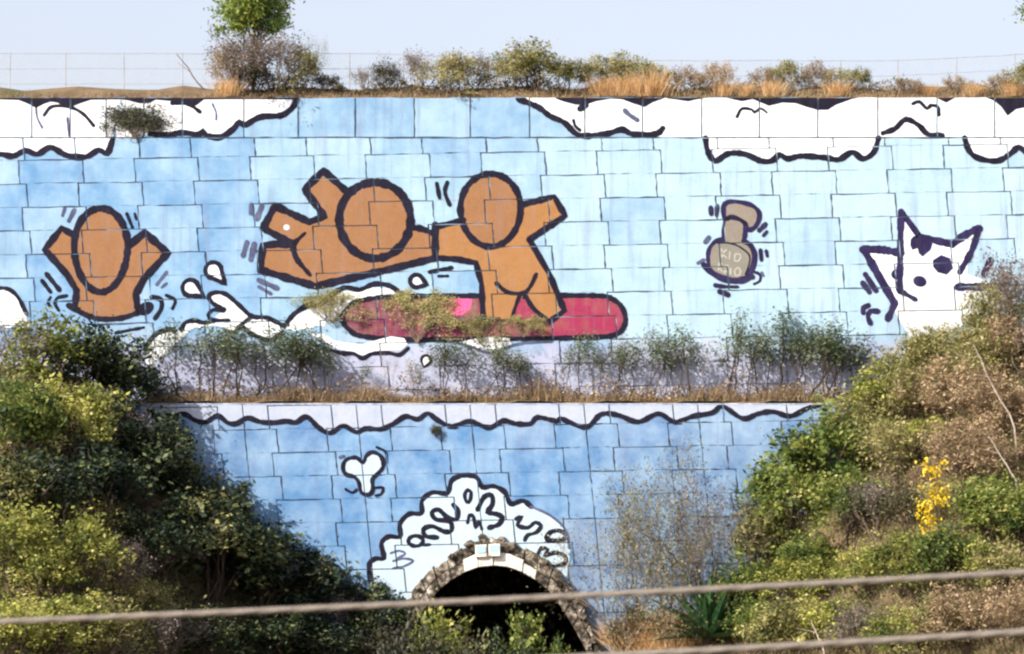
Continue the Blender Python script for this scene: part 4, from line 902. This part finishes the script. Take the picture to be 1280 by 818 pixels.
p = hit(1160, 705) + Vector((0, -0.6, 0)); p.z = ground(p.x, p.y); plant('yellow', p, 150 * scale_at(p.y), 'slender tree with golden yellow leaves on the right slope', 'tree', 'yellow_tree', None, 0.8)
# thin trees before the lower wall
GT = 'thin trees in front of the lower wall'
for px, top, kind, lb, wd in [(764, 625, 'thin', 'leaning thin tree growing right beside the arch frill', 0.55), (784, 592, 'thin', 'thin sparse tree, second from the arch, in front of the lower wall', 0.5), (806, 572, 'thinbare', 'pale nearly bare thin tree with the straightest trunk before the lower wall', 0.45), (832, 585, 'thin', 'thin sparse tree midway between the arch and the agave', 0.55), (858, 596, 'thinbare', 'bare thin tree just left of the agave', 0.5), (898, 550, 'thin', 'tall thin tree behind the agave beside the green bush', 0.5), (818, 650, 'thinbare', 'short bare thin tree among the dry grass by the lower wall', 0.5), (772, 660, 'thin', 'short thin tree with olive leaves, third from the arch', 0.6), (868, 620, 'thin', 'short thin tree rising just behind the agave', 0.6), (920, 600, 'thinbare', 'grey thin tree between the agave and the green bushes', 0.5), (912, 640, 'thin', 'short leafy thin tree touching the green bushes', 0.6)]:
    Y_ = -0.9; p = at(px, 800, Y_); g0 = ground(p.x, Y_); plant(kind, (p.x, Y_, g0 - 0.05), at(px, top, Y_).z - g0, lb, 'tree', 'thin_tree', GT, wd * random.uniform(1.1, 1.7))
for px, py, h, lb in [(785, 805, 42, 'orange dry grass clump nearest the arch'), (806, 803, 46, 'orange dry grass clump, second from the arch'), (826, 802, 50, 'orange dry grass clump left of the agave'), (845, 800, 44, 'orange dry grass clump touching the agave'), (800, 826, 42, 'orange dry grass clump at the bottom below the thin trees'), (840, 826, 45, 'orange dry grass clump at the bottom under the agave')]:
    p = hit(px, py); plant('goldgrass', p, h * 0.78 * scale_at(p.y), lb, 'grass clump', 'dry_grass_clump', 'orange dry grass beside the agave', 1.25)
for px, h, lb in [(778, 100, 'dark low scrub against the lower wall right of the arch'), (795, 90, 'dark low scrub against the lower wall behind the orange grass')]:
    Y_ = -0.75; p = at(px, 800, Y_); g0 = ground(p.x, Y_); plant('darkbrush', (p.x, Y_, g0), h * PX * 0.8, lb, 'shrub', 'shrub', 'dark scrub by the arch', 0.45)
# agave
p = at(886, 798, -1.5); ag_low = min(0, ground(p.x, p.y) - p.z); ag = empty('agave', p, 'large agave with stiff pointed green leaves beside the orange grass', 'agave')
def agave_mat():
    m, N, L, B = newmat('agave_skin'); g = N.new('ShaderNodeTexCoord')
    a = N.new('ShaderNodeAttribute'); a.attribute_name = 'tint'
    c = ramp(N, L, a.outputs['Fac'], [(0.0, (0.02, 0.06, 0.025)), (0.55, (0.05, 0.13, 0.04)), (0.62, (0.3, 0.38, 0.08)), (1, (0.42, 0.46, 0.12))])
    L.new(c, B.inputs['Base Color']); B.inputs['Roughness'].default_value = 0.45; return m
AGM = agave_mat(); rng = np.random.default_rng(5)
for i in range(34):
    az = i * 2.39996; el = math.radians(lerp(84, 8, (i / 33) ** 0.8)); L_ = 1.5 + rng.random() * 0.6; wd = 0.10 + 0.035 * rng.random()
    d = np.array([math.cos(az) * math.cos(el), math.sin(az) * math.cos(el), math.sin(el)]); sd = np.array([-math.sin(az), math.cos(az), 0]); nn = np.cross(d, sd); nn = nn if nn[2] > 0 else -nn
    Vq, Tq = [], []
    prev = None
    for j in range(9):
        t = j / 8; ww = wd * (0.75 + 0.5 * math.sin(min(1, t * 1.6) * 1.57)) * (1 - t ** 2.2) + 0.004; c = d * L_ * t + np.array([0, 0, -0.22 * t * t * math.cos(el)]) * L_ * .7
        row = [c - sd * ww + nn * ww * .45, c - sd * ww * .78 + nn * ww * .3, c, c + sd * ww * .78 + nn * ww * .3, c + sd * ww + nn * ww * .45, c - nn * ww * .3]
        if prev is not None:
            for a_, b_ in ((0, 1), (1, 2), (2, 3), (3, 4), (4, 5), (5, 0)): Vq.append([prev[a_], prev[b_], row[b_], row[a_]]); Tq.append(0.85 if (a_, b_) in ((0, 1), (3, 4)) and i % 4 == 0 else rng.random() * 0.5)
        prev = row
    lo = link('leaf', quadmesh('leaf', np.array(Vq), Tq), ag, AGM)
link('stem', tubes_mesh('stem', limb(rng, (0, 0, ag_low - .2), (0, 0, .35), 0.16, 0.1, 2, 0.0), 8), ag, M['darkbark'])
# dry sticks
for (x0, y0, x1, y1, lb) in [(1216, 430, 1268, 535, 'long pale dry stick slanting across the russet thicket'), (1236, 545, 1270, 600, 'shorter pale dry stick above the dense green bush'), (1014, 775, 1030, 815, 'short pale stick leaning between the cables')]:
    b = hit(x1, y1 + 20); a = at(x1, y1, b.y - 1.2); t = at(x0, y0, b.y - 0.9); b2 = Vector((a.x + 0.1, a.y, ground(a.x + .1, a.y) - .05))
    o = link('dry_stick', tubes_mesh('dry_stick', limb(rng, tuple(b2), tuple(a), 0.024, 0.022, 2, 0.0) + limb(rng, tuple(a), tuple(t), 0.022, 0.008, 6, 0.012) + limb(rng, tuple(a.lerp(t, .6)), tuple(a.lerp(t, .6) + Vector((-.45, 0, .1))), 0.01, 0.004, 3, .03), 5), None, M['palebark']); tag(o, lb, 'stick', 'pale dry sticks on the right slope')

# ledge plants
def where(px):
    marks = [(128, 'the arms-raised figure'), (262, 'the painted drops'), (315, 'the splash lobes'), (380, 'the diving feet'), (440, 'the board tail'), (500, 'the board foam'), (560, 'the joined arms'), (620, 'the surfer\'s head'), (680, 'the surfer\'s feet'), (740, 'the board front'), (782, 'the board tip'), (840, 'the wall left of the stamp'), (915, 'the rubber stamp'), (1000, 'the wall right of the stamp'), (1080, 'the spotted creature')]
    return min(marks, key=lambda m_: abs(m_[0] - px))[1]
ORD = ['first', 'second', 'third', 'fourth', 'fifth', 'sixth', 'seventh', 'eighth', 'ninth', 'tenth']
spots = [(228, 418, 'sapling', 1.2), (250, 424, 'sapling', 1.1), (274, 412, 'sapling', 1.2), (298, 418, 'sapling', 1.1), (322, 426, 'sapling', 1.2), (346, 428, 'sapling', 1.1), (368, 412, 'sapling', 1.2), (390, 415, 'sapling', 1.1), (402, 432, 'sapling', 1.), (414, 452, 'sapling', .8), (432, 455, 'thinbare', .4), (452, 462, 'sapling', .8), (486, 440, 'thinbare', .5), (520, 452, 'sapling', .8), (556, 436, 'sapling', 1.1), (578, 430, 'sapling', 1.1), (604, 440, 'sapling', .9), (628, 428, 'sapling', .9), (648, 445, 'sapling', .8), (668, 450, 'sapling', .8), (690, 455, 'thinbare', .5), (708, 445, 'sapling', .7), (725, 428, 'sapling', .8), (748, 432, 'sapling', .7), (770, 440, 'sapling', .8), (790, 430, 'sapling', .8), (815, 422, 'sapling', .8), (838, 428, 'tallsapling', 1.), (862, 414, 'sapling', .8), (888, 424, 'sapling', .6), (908, 396, 'tallsapling', 1.), (932, 420, 'sapling', .9), (956, 416, 'sapling', .9), (976, 392, 'tallsapling', 1.), (996, 422, 'sapling', .9), (1014, 416, 'sapling', 1.), (1032, 422, 'sapling', 1.), (1050, 418, 'sapling', 1.), (1004, 424, 'sapling', 1.), (1040, 412, 'sapling', 1.), (922, 428, 'sapling', .8), (802, 436, 'sapling', .8)]
spots.sort(); names = [where(s[0]) for s in spots]; seen = {}
for i, (px, top, kind, wd) in enumerate(spots):
    Y_ = random.uniform(0.3, 0.72); base = at(px, 500, Y_); base.z = LEDGEZ + 0.05
    k_ = seen.get(names[i], 0); seen[names[i]] = k_ + 1
    what = {'sapling': 'green topped sapling', 'thinbare': 'leafless brown sapling', 'tallsapling': 'tall thin sapling'}[kind]
    tot = names.count(names[i])
    lb = f'{what} on the ledge under {names[i]}' + (f', {ORD[k_]} from left' if tot > 1 else '')
    plant(kind, base, at(px, top, Y_).z - base.z, lb, 'sapling', 'sapling', 'saplings along the ledge', wd * random.uniform(.8, 1.25)).rotation_euler[:2] = (random.uniform(-.12, .12), random.uniform(-.16, .16))
# dry grass along the ledge, uncountable
def blades(n_, base, h, wd, rng, lean=0.35):
    hh = h * (0.4 + .8 * rng.random(n_)); tp = base + np.stack([rng.normal(size=n_) * lean * hh, rng.normal(size=n_) * lean * .6 * hh, hh], 1)
    a = rng.random(n_) * 3.14; wv = np.stack([np.cos(a), np.sin(a), 0 * a], 1) * wd
    return np.stack([base - wv, base + wv, tp + wv * .2, tp - wv * .2], 1)
rng = np.random.default_rng(11)
n_ = 9000; x = rng.uniform(-9.2, 9.5, n_); y = rng.uniform(0.08, 0.95, n_); den = 0.5 + 0.5 * np.sin(x * 2.1) * np.sin(x * 0.9 + 1)
Q = blades(n_, np.stack([x, y, LEDGEZ + 0.03 + 0 * x], 1), 0.14 + 0.42 * den ** 2, 0.008, rng)
tag(link('dry_grass', quadmesh('dry_grass', Q, np.clip(rng.normal(size=n_) * .2 + .45, 0, 1)), None, LM['russet']), 'brown dry grass along the ledge between the walls', 'grass', kind='stuff')
n_ = 6500; x = rng.uniform(-9, 9.5, n_); y = rng.uniform(0.1, 0.9, n_); hh = (0.3 + 0.55 * np.sin(x * 1.9) ** 2 * np.sin(x * .7 + .6) ** 2) * rng.random(n_) ** 1.6
Q, T = leaves(np.stack([x, y, LEDGEZ + 0.08 + hh], 1), 0.06 + 0.05 * rng.random(n_), np.clip(rng.normal(size=n_) * .25 + .4, 0, 1), rng)
tag(link('leaf_litter', quadmesh('leaf_litter', Q, T), None, LM['russet']), 'fallen brown leaves and weeds on the ledge', 'leaf litter', kind='stuff')
# creepers rooted in the wall
for px, py, wpx, hpx, kind, lb in [(168, 168, 88, 38, 'wallbush', 'dark bush growing out of a joint in the top left cloud'), (415, 402, 60, 40, 'dryolive', 'dry creeper hanging over the tail of the pink board'), (522, 425, 70, 62, 'dryolive', 'withered creeper over the middle of the pink board'), (600, 428, 46, 34, 'dryolive', 'dry creeper at the surfer\'s left foot'), (655, 420, 40, 26, 'dryolive', 'small dry creeper at the surfer\'s right foot'), (545, 545, 14, 14, 'wallbush', 'tiny tuft in the scalloped band above the arch')]:
    wy = UP_Y if py < 500 else LOW_Y
    b = at(px, py, wy - 0.14); k_ = hpx * PX
    o = plant(kind, b, k_, lb, 'creeper', 'wall_creeper', 'plants growing on the wall face')
    sx = wpx * PX / 2; nat = 1.0 if kind == 'wallbush' else 1.0
    o.scale = (sx / nat, 0.12 / nat, k_ / (1.0 if kind == 'wallbush' else 1.9)); o.rotation_euler = (0, 0, 0)

# ------------------------------------------------------------------ plants on top of the wall
rngt = np.random.default_rng(77); Cs, T, Cn = crown_pts(rngt, 1.1, 0.8, 3.3, 0.7, 80, 110, 0.27, 0.2)
Cs[:, 0] *= 0.7 + 0.38 * (Cs[:, 2] - 1) / 2.2; Q, T = leaves(Cs, 0.08 + 0.08 * rngt.random(len(Cs)), T, rngt, 0.4, 0.1); segs = limb(rngt, (0, 0, -.1), (0, 0, 1.4), 0.06, 0.04, 4, 0.03)
for c in Cn[::2]: segs += limb(rngt, (0, 0, 0.5 + 0.8 * rngt.random()), c, 0.022, 0.006, 4, 0.05)
reg('toptree', quadmesh('crown', Q, T), tubes_mesh('stem', segs), LM['willow'], M['bark'])
Y_ = UP_Y + 0.75; b = at(318, 118, Y_); b.z = TOPZ + 0.2
plant('toptree', b, at(318, -38, Y_).z - b.z, 'bright green tree rising out of the top edge of the picture', 'tree', 'tree', None, 1.0)
b = at(1330, 118, Y_); b.z = TOPZ + 0.2; plant('toptree', b, at(1330, -40, Y_).z - b.z, 'tree whose leaves just poke in at the top right corner', 'tree', 'tree', None, 1.0)
GTP = 'bushes on top of the wall'
for px, top, kind, lb, wd, dy in [
 (300, 40, 'greytwig', 'tall grey brown bush at the left foot of the bright green tree', .9, .45), (345, 42, 'greytwig', 'tall grey brown bush under the bright green tree, on its right', .9, .5), (288, 52, 'russet', 'russet bush at the far left foot of the bright green tree', .38, .6), (375, 60, 'dryolive', 'straw coloured bush right of the bright green tree', .55, .6), (398, 48, 'thin', 'thin sprig with yellow green tip right of the bright green tree', .3, .7),
 (322, 80, 'darkbrush', 'dark low bush at the trunk of the bright green tree', .9, .3), (408, 92, 'darkbrush', 'low dark bush between the bright green tree and the bare posts', .9, .4),
 (455, 84, 'greytwig', 'small grey bush left of the dark pair above the cloud gap', .7, .5), (482, 76, 'darkbrush', 'dark brown bush above the diving figure\'s head', .62, .5), (530, 60, 'greytwig', 'grey twiggy bush leaning above the joined arms', .72, .6), (562, 68, 'dryolive', 'thin brown bush above the surfer\'s left arm', .8, .6), (592, 66, 'greytwig', 'grey brown bush above the surfer\'s head', .6, .5),
 (636, 66, 'olive', 'olive bush left of the tallest olive bush on the wall top', .85, .5), (668, 55, 'olive', 'tallest olive green bush on top of the wall', .8, .6), (702, 74, 'olive', 'olive bush beside the pale post on the wall top', .9, .5), (745, 72, 'olive', 'olive bush behind the golden grass on the wall top', .8, .7), (785, 70, 'olive', 'rounded olive bush above the golden grass', .8, .7), (812, 78, 'dryolive', 'small olive brown bush at the right of the golden grass', .7, .6),
 (870, 84, 'russet', 'brown dry bush right of the golden grass', .8, .5), (895, 78, 'russet', 'taller brown dry bush above the left cloud bird', .6, .6), (955, 84, 'russet', 'brown bush above the cloud, right of the left bird', .7, .5), (985, 78, 'dryolive', 'bushy brown olive shrub above the middle of the cloud bank', .75, .5), (1015, 76, 'russet', 'tall brown bush above the middle of the cloud bank', .6, .5), (1050, 86, 'dryolive', 'small brown shrub left of the bare stretch of fence', .7, .5), (1075, 84, 'olive', 'small olive shrub just left of the bare stretch of fence', .6, .5), (1130, 98, 'russet', 'low russet bush under the bare stretch of fence', 1.0, .4), (1192, 94, 'russet', 'low russet bush above the right cloud bird', .9, .5), (1248, 92, 'russet', 'russet bush near the top right corner', .9, .5), (1282, 78, 'dryolive', 'golden brown bush at the top right edge', .8, .5)]:
    Y_ = UP_Y + dy; b = at(px, 118, Y_); b.z = TOPZ + 0.12; plant(kind, b, at(px, top, Y_).z - b.z, lb, 'bush', 'bush', GTP, wd * 1.35)
for px, top, kind, lb in [(756, 94, 'goldgrass', 'golden grass clump on the wall top, leftmost of the three together'), (780, 92, 'goldgrass', 'golden grass clump on the wall top, middle of the three together'), (812, 84, 'goldgrass', 'golden grass clump on the wall top, rightmost of the three together'), (905, 100, 'goldgrass', 'golden grass clump above the left cloud bird'), (930, 103, 'goldgrass', 'low golden grass right of the clump above the left bird'), (963, 98, 'goldgrass', 'golden grass under the brown bushes of the wall top'), (1045, 98, 'goldgrass', 'golden grass under the small brown shrub'), (1160, 104, 'goldgrass', 'low golden grass between the two low russet bushes'), (1218, 102, 'goldgrass', 'low golden grass left of the top right corner'), (1266, 98, 'goldgrass', 'golden grass at the right end of the wall top'), (286, 96, 'goldgrass', 'straw grass at the left foot of the bright green tree')]:
    Y_ = UP_Y + 0.28; b = at(px, 118, Y_); b.z = TOPZ + 0.08; plant(kind, b, at(px, top, Y_).z - b.z, lb, 'grass clump', 'dry_grass_clump', 'golden grass on the wall top', .9)
n_ = 15000; x = rng.uniform(-14.5, 14.5, n_); y = UP_Y + rng.uniform(0.06, 1.1, n_); rt = np.clip((x + 6) / 8, 0, 1)
Q = blades(n_, np.stack([x, y, TOPZ + 0.02 + 0.2 * np.clip((y - UP_Y) / 0.7, 0, 1)], 1), 0.10 + 0.16 * rt * rng.random(n_), 0.009, rng)
tag(link('dry_grass', quadmesh('dry_grass', Q, np.clip(rng.normal(size=n_) * .2 + .35 + .2 * rt, 0, 1)), None, LM['russet']), 'short dry grass along the top of the wall', 'grass', kind='stuff')
n_ = 16000; px = np.r_[rng.uniform(420, 850, n_ // 2), rng.uniform(270, 430, n_ // 6), rng.uniform(850, 1300, n_ - n_ // 2 - n_ // 6)]; y = UP_Y + rng.uniform(0.15, 0.9, n_)
x = (px - 640) * PX * 1.018; den = (0.55 + 0.45 * np.sin(x * 2.3 + 1) * np.sin(x * 1.1)) * np.where(px < 850, 0.78, 0.52)
Q, T = leaves(np.stack([x, y, TOPZ + 0.12 + den * rng.random(n_) ** 1.3], 1), 0.05 + .06 * rng.random(n_), np.clip(rng.normal(size=n_) * .25 + .45 + 0.3 * (px > 850), 0, 1), rng, .45)
tag(link('scrub', quadmesh('scrub', Q, T), None, LM['topscrub']), 'brown tangled scrub along the top of the wall', 'scrub', kind='stuff')
b = at(255, 112, UP_Y + .5); o = link('dry_stick', tubes_mesh('dry_stick', limb(rng, tuple(b), tuple(at(221, 68, UP_Y + .5)), 0.022, 0.01, 5, 0.015) + limb(rng, tuple(at(240, 92, UP_Y + .5)), tuple(at(222, 78, UP_Y + .5)), 0.008, 0.004, 3, 0.02), 5), None, M['bark'])
tag(o, 'dark dead stick leaning on the fence left of the bright green tree', 'stick')

# ------------------------------------------------------------------ uncountable undergrowth on the slopes
def scatter(n_, x0, x1, y0, y1, rng):
    x = rng.uniform(x0, x1, n_); y = rng.uniform(y0, y1, n_); return x, y, ground_np(x, y)
x, y, z = scatter(42000, 2.2, 15.5, -15, 0.0, rng); patch = 0.5 + 0.5 * np.sin(x * 1.7 + y) * np.sin(y * 1.3 - x * .6)
Q = blades(len(x), np.stack([x, y, z - .02], 1), 0.28 + .4 * patch * rng.random(len(x)), 0.009, rng, .5)
tag(link('dry_grass', quadmesh('dry_grass', Q, np.clip(rng.normal(size=len(x)) * .2 + .4, 0, 1)), None, LM['straw']), 'tangled dry brown grass covering the right slope', 'grass', kind='stuff')
x, y, z = scatter(60000, 2.4, 15.5, -15, 0.0, rng); hh = (0.45 + 0.5 * np.sin(x * 1.1 + y * .8) ** 2) * rng.random(len(x)) ** 1.3
Q, T = leaves(np.stack([x, y, z + hh], 1), 0.05 + .07 * rng.random(len(x)), np.clip(rng.normal(size=len(x)) * .2 + .3 + .3 * np.sin(x * 2 + y), 0, 1), rng, .5)
tag(link('undergrowth', quadmesh('undergrowth', Q, T), None, LM['olive']), 'olive green low undergrowth covering the right slope', 'undergrowth', kind='stuff')
x, y, z = scatter(26000, -15.5, -7.6, -15, -3.5, rng); hh = 0.6 * rng.random(len(x)) ** 1.5
Q, T = leaves(np.stack([x, y, z + hh], 1), 0.06 + .07 * rng.random(len(x)), np.clip(rng.normal(size=len(x)) * .2 + .45 + .2 * np.sin(x * 2 + y), 0, 1), rng, .5)
tag(link('undergrowth', quadmesh('undergrowth', Q, T), None, LM['lime']), 'yellow green low undergrowth in the bottom left corner', 'undergrowth', kind='stuff')
x, y, z = scatter(40000, -15.5, -0.6, -15, 0.0, rng); hh = 0.55 * rng.random(len(x)) ** 1.5
Q, T = leaves(np.stack([x, y, z + hh], 1), 0.07 + .07 * rng.random(len(x)), np.clip(rng.normal(size=len(x)) * .2 + .35, 0, 1), rng, .5)
tag(link('undergrowth', quadmesh('undergrowth', Q, T), None, LM['evergreen']), 'dark green low undergrowth covering the left slope', 'undergrowth', kind='stuff')

# ------------------------------------------------------------------ cables in the foreground
def cable(pts, r, label):
    Yc = -58.0; P = [at(x, y, Yc) for x, y in pts]; xs = [p.x for p in P]; zs = [p.z for p in P]
    co = np.polyfit(xs, zs, 2); X_ = np.linspace(-9, 9, 700)
    root = empty('overhead_cable', (0, Yc, float(np.polyval(co, 0))), label, 'cable', 'overhead cables in front')
    for q_ in range(3):
        ph = q_ * 2 * math.pi / 3; pp = [(x, Yc + r * .3 * math.sin(x * 9 + ph), float(np.polyval(co, x)) + r * .3 * math.cos(x * 9 + ph)) for x in X_]
        o = link('strand', pymesh('strand', *tube(pp, r * .74, 9)), root, M['cable']); o.matrix_parent_inverse = root.matrix_basis.inverted()
        for f in o.data.polygons: f.use_smooth = True
cable([(0, 777), (320, 765), (640, 749), (960, 732), (1280, 716)], 0.0225, 'twisted brown cable crossing the whole picture in front of the arch')
cable([(700, 823), (790, 818), (1000, 807), (1280, 790)], 0.025, 'twisted brown cable cutting the lower right corner')

# parts that were modelled in world space keep their place under their parents
bpy.context.view_layer.update()
for root in (root_up, root_low, root_arch):
    inv = Matrix.Translation(-root.location)
    for ch in root.children: ch.matrix_parent_inverse = inv
